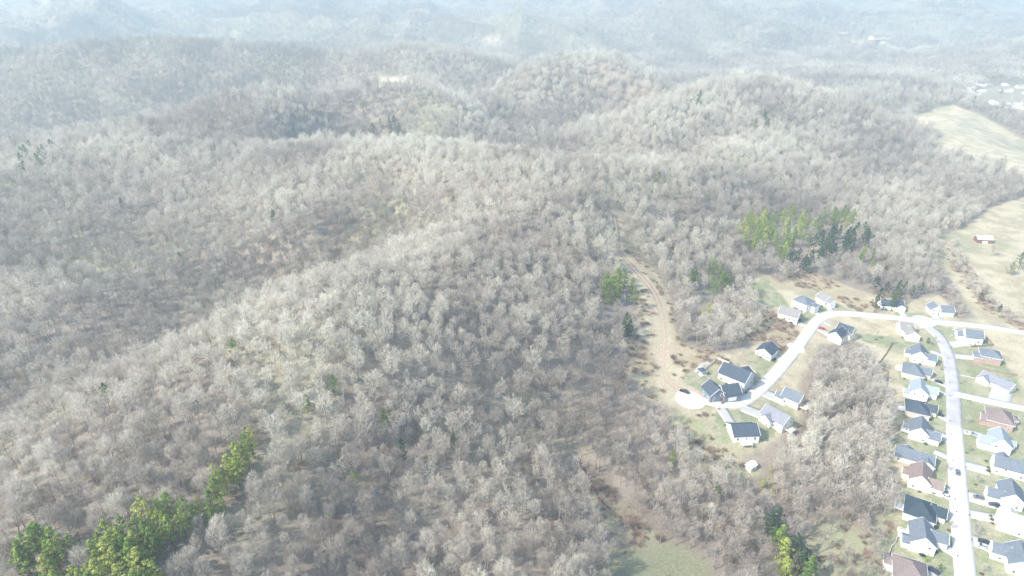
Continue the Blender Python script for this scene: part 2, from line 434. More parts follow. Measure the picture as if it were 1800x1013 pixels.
# ------------------------------------------------------------------ the ground: one sheet to the horizon, coloured by what grows on it
def ground_colour(x, y, h):
    n1 = fbm(x / 38., y / 38., 41, 4); n2 = fbm(x / 9., y / 9., 43, 3); n3 = fbm(x / 120., y / 120., 47, 3); n4 = fbm(x / 3.2, y / 3.2, 49, 2)
    def mixc(a, b, t):
        t = np.clip(t, 0, 1)[..., None]; return a * (1 - t) + b * t
    A = lambda *c: np.array(c, float) + np.zeros(x.shape + (1,))
    litter = mixc(A(.215, .19, .16), A(.28, .24, .195), (n1 - .3) * 2)
    litter = mixc(litter, A(.27, .265, .18), (n3 - .55) * 4)
    litter = mixc(litter, A(.17, .135, .105), (n2 - .5) * 3)
    col = litter
    straw = mixc(A(.42, .375, .265), A(.31, .275, .19), (n2 - .35) * 3); straw = mixc(straw, A(.25, .25, .155), (n1 - .55) * 3)
    lawn = mixc(A(.225, .24, .145), A(.30, .29, .20), (n2 - .35) * 3); lawn = mixc(lawn, A(.175, .205, .11), (n4 - .5) * 2.5)
    edge = (n2 - .5) * 7 + (n4 - .5) * 3
    def blend(pg, c, soft=4., grow=0.):
        nonlocal col
        i = inpoly(x, y, pg); sel = (x > pg[:, 0].min() - 12) & (x < pg[:, 0].max() + 12) & (y > pg[:, 1].min() - 12) & (y < pg[:, 1].max() + 12)
        d = np.full(x.shape, 99.); d[sel] = polydist(x[sel], y[sel], pg, True); d = np.where(i, d, -d) + edge * .6 + grow
        col = mixc(col, c, d / soft + .5)
    blend(CL['town'], straw); blend(CL['knoll'], straw * 1.12, 8); blend(CL['suburb'], mixc(straw * .8, A(.30, .27, .23), n1), 8)
    blend(CL['bottom'], mixc(A(.20, .205, .13), A(.29, .27, .185), (n1 - .3) * 2), 5, 2)
    blend(CL['gully'], mixc(A(.25, .235, .16), A(.19, .155, .12), (n2 - .4) * 3), 6, 1)
    blend(CL['southlot'], mixc(A(.22, .235, .145), A(.27, .26, .175), n1), 6, 2)
    blend(CL['lot'], mixc(A(.24, .27, .145), A(.33, .295, .20), (n1 - .35) * 3), 5, 2)
    for k in ('field_a', 'field_c', 'field_d'): blend(CL[k], A(.42, .38, .29), 10)
    blend(CL['field_b'], A(.45, .37, .31), 10)
    # mown yards round the houses
    for pg in YARDS: blend(pg, lawn, 2.0)
    # rough orange-brown ground
    for pg in ROUGH: blend(pg, mixc(A(.31, .255, .17), A(.36, .32, .21), (n2 - .3) * 2), 6)
    near = (np.abs(x - 90) < 200) & (y > 100) & (y < 620)
    d = np.full(x.shape, 99.); d[near] = polydist(x[near], y[near], c_trail)
    col = mixc(col, mixc(A(.42, .375, .27), A(.38, .32, .23), n2), (6.5 + edge * 1.5 - d) / 3.5)
    col = mixc(col, A(.43, .345, .255), (2.0 + edge * .35 - d) / 1.5)
    col = mixc(col, A(.17, .12, .09), (.8 - np.abs(d - 1.5 - (n1 - .5) * 1.5)) * 1.4 * sstep(.38, .6, n3 + .1))
    d2 = np.full(x.shape, 99.); d2[near] = polydist(x[near], y[near], c_spur)
    col = mixc(col, A(.38, .31, .23), (2.4 + edge * .4 - d2) / 2)
    d3 = np.full(x.shape, 99.); nn = (x > -20) & (x < 120) & (y > 90) & (y < 330); d3[nn] = polydist(x[nn], y[nn], c_creek)
    col = mixc(col, A(.09, .065, .05), (1.0 + edge * .08 - d3) / .7)
    return np.clip(col, 0.01, .9)
def yard(*p): return poly(p)
YARDS = [yard((1580, 660), (1600, 600), (1645, 597), (1662, 620), (1672, 660), (1676, 700), (1678, 760), (1684, 850), (1690, 930), (1700, 1060), (1545, 1060), (1562, 970), (1585, 890), (1590, 830), (1600, 815), (1566, 806), (1562, 776), (1585, 760), (1590, 700)),
         yard((1676, 640), (1700, 700), (1800, 720), (1900, 740), (1900, 1060), (1700, 1060), (1688, 900), (1680, 780)),
         yard((1625, 572), (1700, 578), (1722, 583), (1746, 607), (1700, 616), (1668, 616), (1650, 590)),
         yard((1676, 616), (1712, 612), (1770, 640), (1790, 665), (1798, 700), (1740, 700), (1682, 690)),
         yard((1400, 556), (1437, 540), (1470, 530), (1500, 548), (1462, 548), (1436, 560), (1420, 580)),
         yard((1322, 530), (1315, 500), (1345, 490), (1385, 530), (1390, 545), (1360, 540)),
         yard((1200, 660), (1235, 640), (1300, 640), (1335, 672), (1300, 704), (1262, 704), (1215, 694)),
         yard((1255, 722), (1330, 716), (1352, 700), (1390, 690), (1400, 740), (1350, 778), (1262, 782)),
         yard((1350, 620), (1380, 628), (1340, 665), (1318, 640), (1322, 622)),
         yard((1500, 585), (1560, 590), (1600, 600), (1590, 615), (1520, 604)), yard((1575, 545), (1650, 555), (1630, 562), (1570, 555))]
ROUGH = [yard((1290, 540), (1350, 545), (1385, 565), (1410, 590), (1385, 625), (1340, 600), (1290, 600)), yard((1470, 520), (1540, 530), (1560, 550), (1500, 548)),
         yard((1170, 600), (1260, 620), (1290, 640), (1220, 650), (1190, 640)), yard((1380, 480), (1420, 478), (1480, 500), (1450, 515), (1400, 505)), yard((1100, 600), (1160, 600), (1160, 660), (1110, 660))]
def ground():
    r = np.concatenate([np.geomspace(25, 120, 40)[:-1], np.geomspace(120, 640, 560)[:-1], np.geomspace(640, 2200, 330)[:-1], np.geomspace(2200, 14000, 150)])
    th = np.radians(np.concatenate([np.linspace(-95, -50, 60)[:-1], np.linspace(-50, 5, 290)[:-1], np.linspace(5, 45, 400)[:-1], np.linspace(45, 95, 60)]))
    RR, TT = np.meshgrid(r, th, indexing='ij'); x = RR * np.sin(TT); y = RR * np.cos(TT); z = H(x, y)
    nr, nth = x.shape
    i = np.arange((nr - 1) * (nth - 1)); a = (i // (nth - 1)) * nth + i % (nth - 1)
    f = np.stack([a, a + nth, a + nth + 1, a + 1], 1)
    m = bpy.data.materials.new('ground'); m.use_nodes = True; t = m.node_tree; b = t.nodes['Principled BSDF']
    b.inputs['Roughness'].default_value = .95; b.inputs['Specular IOR Level'].default_value = .1
    at = t.nodes.new('ShaderNodeAttribute'); at.attribute_name = 'growth'
    n = t.nodes.new('ShaderNodeTexNoise'); n.inputs['Scale'].default_value = .9; n.inputs['Detail'].default_value = 6; n.inputs['Roughness'].default_value = .7
    g = t.nodes.new('ShaderNodeNewGeometry'); t.links.new(g.outputs['Position'], n.inputs['Vector'])
    mr = t.nodes.new('ShaderNodeMapRange'); mr.inputs[1].default_value = .3; mr.inputs[2].default_value = .7; mr.inputs[3].default_value = .72; mr.inputs[4].default_value = 1.28
    mx = t.nodes.new('ShaderNodeVectorMath'); mx.operation = 'SCALE'
    t.links.new(n.outputs['Fac'], mr.inputs[0]); t.links.new(at.outputs['Color'], mx.inputs[0]); t.links.new(mr.outputs[0], mx.inputs['Scale']); t.links.new(mx.outputs[0], b.inputs['Base Color'])
    bp = t.nodes.new('ShaderNodeBump'); bp.inputs['Strength'].default_value = .6; bp.inputs['Distance'].default_value = .3
    t.links.new(n.outputs['Fac'], bp.inputs['Height']); t.links.new(bp.outputs[0], b.inputs['Normal'])
    me = np_mesh('ground', np.stack([x, y, z], -1).reshape(-1, 3), f, [m], True)
    c = ground_colour(x, y, z).reshape(-1, 3)
    ca = me.color_attributes.new('growth', 'FLOAT_COLOR', 'POINT')
    ca.data.foreach_set('color', np.concatenate([c, np.ones((len(c), 1))], 1).astype(np.float32).ravel())
    o = link('ground', me); tag(o, kind='structure')
    lab = 'rolling ground of leaf litter, dry grass and mown lawns'
    o['label'] = lab
ground()

def strip(name, cl, width, material, dz=.12, label=None, kerb=True, taper=None):
    t = np.gradient(cl, axis=0); t /= np.linalg.norm(t, axis=1)[:, None]; nrm = np.stack([-t[:, 1], t[:, 0]], 1)
    offs = np.linspace(-.5, .5, 5) * width; mb = MB(); n = len(cl)
    rows = []
    for o in offs:
        q = cl + nrm * o; rows.append(np.c_[q, H(q[:, 0], q[:, 1]) + dz])
    skirt = [rows[0] - [0, 0, .6], *rows, rows[-1] - [0, 0, .6]]
    v = np.stack(skirt, 1).reshape(-1, 3); k = len(skirt)
    f = [(i * k + j, (i + 1) * k + j, (i + 1) * k + j + 1, i * k + j + 1) for i in range(n - 1) for j in range(k - 1)]
    o = link(name, np_mesh(name, v, np.array(f), [material])); tag(o, kind='structure')
    if kerb:
        kb = MB()
        for s in (-1, 1):
            a = cl + nrm * s * (width / 2 + .02); b2 = cl + nrm * s * (width / 2 + .35)
            za = H(a[:, 0], a[:, 1]) + dz + .1
            for i in range(n - 1):
                P4 = [(*a[i], za[i] - .5), (*a[i + 1], za[i + 1] - .5), (*a[i + 1], za[i + 1]), (*a[i], za[i]), (*b2[i], za[i]), (*b2[i + 1], za[i + 1]), (*b2[i], za[i] - .6), (*b2[i + 1], za[i + 1] - .6)]
                kb.add(P4, [(0, 1, 2, 3), (3, 2, 5, 4), (4, 5, 7, 6)])
        tag(kb.build('kerb', M_kerb), kind='structure')
    return o
strip('street', c_main[:k_split + 1], 8.2, M_conc, .12, kerb=False)
strip('street', c_main[k_split:], 7.8, M_asph, .116, kerb=False)
strip('street', c_up, 7.4, M_conc, .135, kerb=False)
strip('street', c_side, 7.0, M_conc, .15, kerb=False)
def disc(name, cx, cy, r, material, dz, wob=0):
    n = 40; v = [(cx, cy, float(H(cx, cy)) + dz)]
    for rr, down in ((r * .5, 0), (r, 0), (r, .6)):
        for k in range(n):
            a = 2 * math.pi * k / n; x = cx + math.cos(a) * rr; y = cy + math.sin(a) * rr
            v.append((x, y, float(H(x, y)) + dz - down))
    f3 = [(0, 1 + k, 1 + (k + 1) % n) for k in range(n)]
    mb = MB(); mb.add(v, f3)
    mb.f += [(1 + ring * n + k, 1 + (ring + 1) * n + k, 1 + (ring + 1) * n + (k + 1) % n, 1 + ring * n + (k + 1) % n) for ring in range(2) for k in range(n)]; mb.mi += [0] * 2 * n
    tag(mb.build(name, material), kind='structure')
cx, cy = c_up[-1]
disc('turning_circle', cx, cy, 8.6, M_conc, .15)
X, Y, Z = hit([1399, 1408], [612, 628]); disc('turning_circle', X[0], Y[0], 5.6, M_conc, .143)
disc('turning_circle', c_main[-1][0] + 2, c_main[-1][1] + 1, 8.0, M_conc, .128)
for a, b, wd in dr:
    n = max(3, int(np.hypot(*(b - a)) / 3)); cl = a + (b - a) * np.linspace(0, 1, n)[:, None]
    strip('driveway' if wd > 2.5 else 'path', cl, wd, M_drive, .105, kerb=False)

# ------------------------------------------------------------------ tree shapes
def blades(rng, p, d, L, wd):
    """thin tapering twigs: one long triangle each"""
    n = len(p); a = rng.normal(size=(n, 3)); s = np.cross(d, a); s /= np.linalg.norm(s, axis=1)[:, None] + 1e-9
    wd = np.broadcast_to(wd, (n,))[:, None]; L = np.broadcast_to(L, (n,))[:, None]
    v = np.stack([p - s * wd / 2, p + s * wd / 2, p + d * L], 1).reshape(-1, 3)
    return v, np.arange(3 * n).reshape(-1, 3)
def tubes_np(segs, n=4):
    V = []; F = []; k0 = 0
    for p, q, r0, r1 in segs:
        p = np.array(p, float); q = np.array(q, float); d = q - p; L = np.linalg.norm(d)
        if L < 1e-6: continue
        d /= L; a = np.cross(d, [0, 0, 1.] if abs(d[2]) < .9 else [1., 0, 0]); a /= np.linalg.norm(a); b = np.cross(d, a)
        t = np.arange(n) * 2 * math.pi / n; ring = np.cos(t)[:, None] * a + np.sin(t)[:, None] * b
        V += [p + ring * r0, q + ring * r1]
        for k in range(n): F += [(k0 + k, k0 + (k + 1) % n, k0 + n + (k + 1) % n), (k0 + k, k0 + n + (k + 1) % n, k0 + n + k)]
        k0 += 2 * n
    return np.concatenate(V), np.array(F)
def bare_skeleton(rng, Ht, Rc, nl, ns):
    """trunk, limbs that fan upwards, side branches; returns segments and twig seats"""
    lean = rng.normal(size=2) * .05 * Ht; c0 = Ht * rng.uniform(.28, .42)
    P = [np.array([0, 0, -1.0]), np.array([lean[0] * .3, lean[1] * .3, c0]), np.array([lean[0] * .7, lean[1] * .7, Ht * .66]), np.array([lean[0], lean[1], Ht * .93])]
    tr = Ht * .0105; seg = [(P[0], P[1], tr * 1.3, tr), (P[1], P[2], tr, tr * .55)]; br = [(P[2], P[3], tr * .55, tr * .15)]
    seats = []
    for k in range(nl):
        u = k / max(1, nl - 1); s = P[1] + (P[2] - P[1]) * u if rng.random() < .8 else P[2]
        az = k * 2.399 + rng.uniform(-.5, .5); zt = Ht * (rng.uniform(.52, .72) + .27 * u * rng.uniform(.6, 1.1)); rad = Rc * rng.uniform(.6, 1.05) * (1 - .55 * u ** 2)
        e = np.array([s[0] + math.cos(az) * rad, s[1] + math.sin(az) * rad, min(zt, Ht)])
        m = s + (e - s) * .5 + np.array([0, 0, -.04 * Ht]) + rng.normal(size=3) * .25
        seg.append((s, m, tr * .5, tr * .3)); br.append((m, e, tr * .26, tr * .05))
        for j in range(ns):
            t = rng.uniform(.3, 1.0); b = (m + (e - m) * (t * 2 - 1)) if t > .5 else (s + (m - s) * t * 2)
            o = b - np.array([s[0], s[1], Ht * .45]); o /= np.linalg.norm(o) + 1e-6
            f = b + (o * .8 + rng.normal(size=3) * .55 + [0, 0, .35]) * Rc * rng.uniform(.28, .5)
            br.append((b, f, tr * .12, tr * .03)); seats += [(b, f)]
        seats.append((m, e))
    return seg, br, seats
def bare_tree_meshes(seed, Ht=19., Rc=4.6, ntw=900, wd=.085, nl=11, ns=5, name='bare_tree'):
    rng = np.random.default_rng(seed); seg, br, seats = bare_skeleton(rng, Ht, Rc, nl, ns)
    a = np.array([s[0] for s in seats]); b = np.array([s[1] for s in seats])
    i = rng.integers(0, len(seats), ntw); t = rng.uniform(.15, 1.05, ntw)[:, None]; p = a[i] + (b[i] - a[i]) * t
    h_ = rng.random(ntw) < .4; q = rng.normal(size=(ntw, 3)); q /= np.linalg.norm(q, axis=1)[:, None]; q *= rng.uniform(.45, 1, ntw)[:, None] ** .5
    p = np.where(h_[:, None], q * [Rc * .95, Rc * .95, Ht * .27] + [seg[1][1][0], seg[1][1][1], Ht * .66], p)
    c = np.array([0, 0, Ht * .46]); d = (p - c); d /= np.linalg.norm(d, axis=1)[:, None] + 1e-6
    d = d * .7 + rng.normal(size=(ntw, 3)) * .5 + [0, 0, .6]; d /= np.linalg.norm(d, axis=1)[:, None]
    L = rng.uniform(.7, 1.8, ntw) * (.5 + Rc / 9)
    tv, tf = blades(rng, p, d, L, wd * rng.uniform(.6, 1.4, ntw)); bv, bf = tubes_np(br, 3)
    crown = (np.concatenate([bv, tv]), np.concatenate([bf, tf + len(bv)])); trunk = tubes_np(seg, 6)
    return crown, trunk
def pine_meshes(seed, Ht=17., Rc=3.2, npf=22, nq=48, q=.55, low=.3, shape=1.0):
    rng = np.random.default_rng(seed); V = []; seg = [(np.array([0, 0, -1.]), np.array([0, 0, Ht * .55]), Ht * .013, Ht * .009), (np.array([0, 0, Ht * .55]), np.array([rng.normal() * .2, rng.normal() * .2, Ht * .96]), Ht * .009, .03)]
    for k in range(npf):
        u = (k + .5) / npf; z = Ht * (low + (1 - low) * u ** .9) - .3; env = (math.sin(math.pi * min(1, .22 + .8 * u)) ** shape) * (1 - .15 * u)
        rad = Rc * env * rng.uniform(.3, 1.15) * (0 if k == npf - 1 else 1); az = k * 2.399 + rng.uniform(-.4, .4)
        c = np.array([math.cos(az) * rad, math.sin(az) * rad, z]); pr = Rc * rng.uniform(.2, .42) * (1.05 - .45 * u)
        seg.append((np.array([0, 0, z - rad * .25 - .2]), c, .07, .03))
        n = int(nq * rng.uniform(.8, 1.2)); s = rng.normal(size=(n, 3)); s /= np.linalg.norm(s, axis=1)[:, None]; s *= rng.uniform(.35, 1.0, n)[:, None] ** .6
        ctr = c + s * [pr, pr, pr * .62]
        nn = s * .7 + rng.normal(size=(n, 3)) * .5 + [0, 0, .3]; nn /= np.linalg.norm(nn, axis=1)[:, None]
        a = np.cross(nn, rng.normal(size=(n, 3))); a /= np.linalg.norm(a, axis=1)[:, None]; b = np.cross(nn, a)
        sz = (q * rng.uniform(.6, 1.3, n))[:, None]
        V.append(np.stack([ctr - a * sz * .5 - b * sz * .3, ctr + a * sz * .5 - b * sz * .2, ctr + b * sz * .75], 1).reshape(-1, 3))
    v = np.concatenate(V); return (v, np.arange(len(v)).reshape(-1, 3)), tubes_np(seg, 5)
def shrub_mesh(seed, r=.8, n=160, q=.3, flat=.8):
    rng = np.random.default_rng(seed); s = rng.normal(size=(n, 3)); s /= np.linalg.norm(s, axis=1)[:, None]; s *= rng.uniform(.6, 1.05, n)[:, None]
    s[:, 2] = np.abs(s[:, 2]) * 1.1; c = s * [r, r, r * flat * 1.2]
    nn = s + rng.normal(size=(n, 3)) * .5; nn /= np.linalg.norm(nn, axis=1)[:, None]
    a = np.cross(nn, rng.normal(size=(n, 3))); a /= np.linalg.norm(a, axis=1)[:, None]; b = np.cross(nn, a); q = q * rng.uniform(.6, 1.2, n)[:, None]
    v = np.stack([c - a * q * .5, c + a * q * .5, c + b * q], 1).reshape(-1, 3)
    return v, np.arange(3 * n).reshape(-1, 3)

# ------------------------------------------------------------------ where trees stand
rg = np.random.default_rng(7)
def jitter_grid(r0, r1, step):
    n = int(2 * r1 / step); gx = (np.arange(n) - n / 2) * step
    X, Y = np.meshgrid(gx, gx[gx > -60], indexing='ij'); X = X + rg.uniform(-.48, .48, X.shape) * step; Y = Y + rg.uniform(-.48, .48, Y.shape) * step
    X = X.ravel(); Y = Y.ravel(); r = np.hypot(X, Y); k = (r >= r0) & (r < r1) & (np.abs(X) < Y * .86 + 60)
    return X[k], Y[k]
def road_clear(X, Y):
    d = np.full(X.shape, 99.); s = (X > -20) & (X < 480) & (Y > 90) & (Y < 620); x, y = X[s], Y[s]
    q = np.minimum(polydist(x, y, c_main) - 9, np.minimum(polydist(x, y, c_up) - 8, polydist(x, y, c_side) - 8))
    q = np.minimum(q, polydist(x, y, c_trail) - 6.5); q = np.minimum(q, polydist(x, y, c_spur) - 4); q = np.minimum(q, polydist(x, y, c_creek) - 3.5)
    q = np.minimum(q, np.hypot(x - cx, y - cy) - 17); d[s] = q
    return d
PINEGROUPS = []
def forest_points():
    out = []
    for r0, r1, st in ((0, 420, 5.1), (420, 900, 5.8), (900, 1700, 8.4)):
        X, Y = jitter_grid(r0, r1, st); k = np.ones(X.shape, bool)
        for nm, keep in (('town', 0), ('knoll', 0), ('suburb', .10), ('bottom', 0), ('gully', .2), ('southlot', .3), ('lot', .12), ('field_a', 0), ('field_b', 0), ('field_c', .1), ('field_d', .45)):
            i = inpoly(X, Y, CL[nm])
            if nm == 'town': i &= ~((polydist(X, Y, BELT) < 7) | (polydist(X, Y, BELT2) < 4))
            k &= ~i | (rg.random(X.shape) < keep)
            if nm in ('town', 'knoll', 'bottom', 'gully', 'field_a'): k &= ~inpoly(X, Y, SIGHT[nm]) | (rg.random(X.shape) < (.0 if nm != 'gully' else .4)) | (polydist(X, Y, BELT) < 8) | (polydist(X, Y, BELT2) < 5)
        k &= road_clear(X, Y) > 0
        k &= rg.random(X.shape) < .78 + .4 * fbm(X / 50, Y / 50, 77, 2)
        X, Y = X[k], Y[k]; out.append(np.stack([X, Y, np.full(X.shape, st)], 1))
    return np.concatenate(out)
FP = forest_points()
FX, FY, FS = FP.T; FZ = H(FX, FY); fpx, fpy, fzc = project(FX, FY, FZ + 8)
k = (fzc > 20) & (fpx > -260) & (fpx < 1950) & (fpy > -80) & (fpy < 1240); FX, FY, FS, FZ, fpx, fpy, fzc = [a[k] for a in (FX, FY, FS, FZ, fpx, fpy, fzc)]
# colour of each crown: broad patches of one kind of tree, odd pale ones, painted relief shade
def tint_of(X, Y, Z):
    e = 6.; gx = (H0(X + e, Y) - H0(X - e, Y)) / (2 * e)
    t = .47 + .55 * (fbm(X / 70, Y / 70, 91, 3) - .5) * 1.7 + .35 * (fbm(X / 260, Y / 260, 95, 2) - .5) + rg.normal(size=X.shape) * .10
    q = 70.; dz = H0(X, Y) - (H0(X + q, Y) + H0(X - q, Y) + H0(X, Y + q) + H0(X, Y - q)) / 4     # relief shade put into the tint: ribs paler, hollows darker
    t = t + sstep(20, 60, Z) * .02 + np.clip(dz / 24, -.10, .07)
    t = t - .24 * sstep(1150, 1300, np.hypot(X, Y)) * sstep(.05, .3, -X / (np.abs(Y) + 1)) - .12 * sstep(1300, 1900, np.hypot(X, Y))  # shade of the far left slope put into the tint; all distant crowns darker
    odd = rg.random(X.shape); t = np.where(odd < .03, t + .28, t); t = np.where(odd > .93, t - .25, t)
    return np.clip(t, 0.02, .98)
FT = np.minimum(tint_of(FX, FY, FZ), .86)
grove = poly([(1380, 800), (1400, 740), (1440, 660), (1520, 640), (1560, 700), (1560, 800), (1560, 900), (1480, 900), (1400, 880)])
hollow = poly([(0, 590), (0, 700), (250, 608), (480, 487), (650, 430), (740, 350), (560, 395), (300, 490)]); FT = np.where(inpoly(FX, FY, hollow), FT - .24, FT)  # valley shade painted into the crowns of the hollow
pale = poly([(1180, 760), (1400, 760), (1480, 900), (1400, 1000), (1230, 960), (1120, 880)]); FT = np.where(inpoly(FX, FY, pale), FT + .12, FT)
ing = inpoly(FX, FY, grove); FT = np.where(ing, np.clip(FT + .2, 0, 1), FT)
print('trees', len(FX))

def in_frame(px, py, m=0): return (px > -m) & (px < 1800 + m) & (py > -m) & (py < 1013 + m)
# ------------------------------------------------------------------ evergreens, each one a thing of its own
def pine_spots(pg_px, step, n_max, seed, h):
    """stand positions whose tops fall in a traced outline of the stand"""
    r = np.random.default_rng(seed); a = np.array(pg_px, float); pg = poly([(x, y) for x, y in a])
    # the outline follows the crowns; shift it to the feet
    c = pg.mean(0); z = float(H(c[0], c[1])); zc = project(c[0], c[1], z)[2]; dy = FPX * h * .62 * cp / zc
    pg = poly([(x, y + dy) for x, y in a]); b0, b1 = pg.min(0), pg.max(0)
    gx, gy = np.meshgrid(np.arange(b0[0], b1[0], step), np.arange(b0[1], b1[1], step * .9), indexing='ij')
    X = gx.ravel() + r.uniform(-.42, .42, gx.size) * step; Y = gy.ravel() + r.uniform(-.42, .42, gx.size) * step
    STAND_POLYS.append((pg, step))
    k = inpoly(X, Y, pg); X, Y = X[k], Y[k]; o = r.permutation(len(X))[:n_max]
    return X[o], Y[o]
PINE_LIB = [pine_meshes(100 + i, Ht=16, Rc=[3.5, 3.0, 3.8, 3.2][i], npf=[30, 26, 34, 30][i], nq=46, q=.44, low=[.25, .35, .2, .3][i]) for i in range(4)] + \
           [pine_meshes(110 + i, Ht=11, Rc=1.9, npf=20, nq=44, q=.42, low=.06, shape=.8) for i in range(2)]
PINE_ME = []
for i, (c, t_) in enumerate(PINE_LIB):
    PINE_ME.append((np_mesh('pine_crown', *c, [M_pine]), np_mesh('pine_trunk', *t_, [M_pbark])))
PINE_XY = []
def pine(x, y, var, s, tint, label, group=None, name='pine_tree', cat='pine', sz=1.0):
    r = bpy.data.objects.new(name, None); COL.objects.link(r); r.location = (x, y, float(H(x, y))); r.rotation_euler = (0, 0, random.uniform(0, 6.28)); r.scale = (s, s, s * sz)
    r.empty_display_size = .5
    tag(r, label, cat, group); cr, tr = PINE_ME[var]
    c = link('crown', cr, r); c['tint'] = float(tint); t_ = link('trunk', tr, r); t_['tint'] = .5
    PINE_XY.append((x, y, s)); return r
random.seed(5)
STAND_POLYS = []
STANDS = [
 ([(22, 970), (55, 925), (110, 930), (150, 950), (140, 985), (60, 1000)], 4.6, 22, 'bushy green pine in the stand at the far left of the bottom edge', 'pines at the far left bottom edge', .72, 1.0),
 ([(60, 1060), (150, 995), (195, 935), (235, 905), (275, 880), (345, 878), (350, 900), (310, 930), (290, 975), (275, 1060)], 4.5, 58, 'bright yellow green pine in the dense stand along the bottom left', 'pines in the dense bottom left stand', .84, 1.0),
 ([(340, 905), (350, 880), (400, 875), (410, 890), (380, 905)], 5.0, 5, 'small green pine between the bottom left stand and the pine row uphill', 'small pines beside the bottom left stand', .66, .75),
 ([(372, 868), (384, 832), (415, 802), (440, 770), (456, 752), (468, 760), (458, 795), (440, 822), (405, 868)], 4.3, 20, 'bright green pine in the narrow diagonal row uphill of the bottom left stand', 'pines in the diagonal row', .84, .95),
 ([(1285, 408), (1318, 376), (1385, 370), (1430, 380), (1442, 398), (1400, 425), (1378, 455), (1325, 435)], 6.0, 60, 'yellow green pine in the bright half of the stand above the upper street', 'bright pines of the stand above the upper street', .82, 1.0),
 ([(1425, 382), (1485, 370), (1512, 384), (1490, 400), (1436, 398)], 5.6, 15, 'green pine along the top edge of the stand above the upper street', 'pines along the top edge of the stand above the street', .7, 1.0),
 ([(1380, 458), (1400, 425), (1440, 402), (1515, 402), (1535, 430), (1480, 445), (1440, 462), (1410, 482)], 6.8, 40, 'dark green pine in the darker half of the stand above the upper street', 'dark pines of the stand above the upper street', .16, 1.0),
 ([(1495, 445), (1535, 445), (1540, 470), (1505, 470)], 6.5, 5, 'light green pine below the dark half of the stand', 'light pines below the dark stand', .66, .9),
 ([(1500, 520), (1530, 470), (1580, 480), (1640, 510), (1600, 525), (1540, 540)], 8.5, 12, 'dark evergreen among bare trees just above the white houses of the upper street', 'dark evergreens above the upper street', .12, .8),
 ([(1058, 520), (1062, 488), (1085, 478), (1112, 500), (1115, 530), (1090, 535)], 5.4, 14, 'green pine in the clump on the left edge of the dirt trail', 'pines left of the dirt trail', .7, .95),
 ([(1085, 560), (1112, 545), (1110, 580), (1090, 590)], 6.0, 4, 'dark pine at the lower end of the clump beside the dirt trail', 'dark pines beside the trail', .2, .9),
 ([(1212, 495), (1216, 470), (1250, 470), (1290, 488), (1280, 510), (1240, 520)], 6.4, 12, 'green pine in the small stand between the dirt trail and the upper houses', 'pines between trail and upper houses', .6, .95),
 ([(1220, 545), (1250, 540), (1255, 555), (1230, 560)], 6, 3, 'yellow green pine just below the small stand right of the trail', 'yellow pines right of the trail', .9, .7),
 ([(1355, 945), (1378, 932), (1384, 985), (1365, 985)], 4.6, 4, 'tall yellow green pine in the strip of evergreens at the bottom of the grove', 'tall yellow pines at the bottom of the grove', .88, 1.05),
 ([(1355, 990), (1382, 985), (1384, 1040), (1352, 1040)], 4.6, 4, 'yellow green pine cut by the bottom edge below the grove', 'yellow pines on the bottom edge', .84, .95),
 ([(1392, 990), (1420, 985), (1425, 1040), (1395, 1040)], 4.8, 4, 'mid green pine right of the yellow pines on the bottom edge', 'green pines on the bottom edge', .62, .9),
 ([(1340, 900), (1365, 880), (1372, 930), (1350, 940)], 5, 4, 'dark pine just above the yellow pines in the grove strip', 'dark pines in the grove strip', .22, .9),
 ([(1385, 955), (1405, 935), (1415, 975), (1398, 990)], 5, 4, 'very dark evergreen to the right of the tall yellow pines', 'very dark evergreens in the grove strip', .06, .95),
 ([(1330, 825), (1355, 815), (1362, 850), (1340, 862)], 4.4, 5, 'small yellow green tree in the strip below the white shed', 'small yellow trees below the white shed', .97, .55),
 ([(668, 745), (672, 718), (695, 715), (698, 750)], 5, 4, 'green pine in the small file of evergreens in the middle of the bare wood', 'pines in the middle of the wood', .56, .8),
 ([(775, 785), (790, 770), (812, 775), (800, 790)], 5, 3, 'pale green pine in the short row right of the middle file', 'pale pines right of the middle file', .72, .6),
 ([(1320, 215), (1345, 190), (1395, 185), (1390, 200), (1350, 225)], 13, 12, 'green pine on the rounded hill behind the long ridge', 'pines on the rounded hill', .5, 1.2),
 ([(1200, 195), (1225, 172), (1245, 168), (1230, 190)], 12, 5, 'dark pine near the top of the rounded hill, left of its green pines', 'dark pines on the left of the rounded hill', .25, 1.2),
 ([(640, 230), (665, 215), (720, 212), (705, 235)], 10, 8, 'dark pine in the hollow behind the crest of the long ridge', 'dark pines in the hollow behind the crest', .2, 1.1),
 ([(728, 165), (745, 158), (775, 158), (765, 168)], 11, 5, 'dark pine on the hill with the pale clearing', 'dark pines on the hill with the clearing', .3, 1.2),
 ([(18, 275), (60, 260), (105, 262), (95, 290), (40, 305)], 9, 12, 'grey green pine near the left end of the long ridge', 'pines on the left end of the long ridge', .42, 1.0),
]
for i, (pg, st, nm, lab, grp, tn, sc_) in enumerate(STANDS):
    X, Y = pine_spots(pg, st, nm, 300 + i, 14 * sc_)
    for x, y in zip(X, Y):
        small = tn > .95
        pine(x, y, random.choice([4, 5]) if small else random.choice([0, 1, 2, 3]), sc_ * random.uniform(.82, 1.15), min(.98, max(.02, tn + random.gauss(0, .14))), lab, grp)
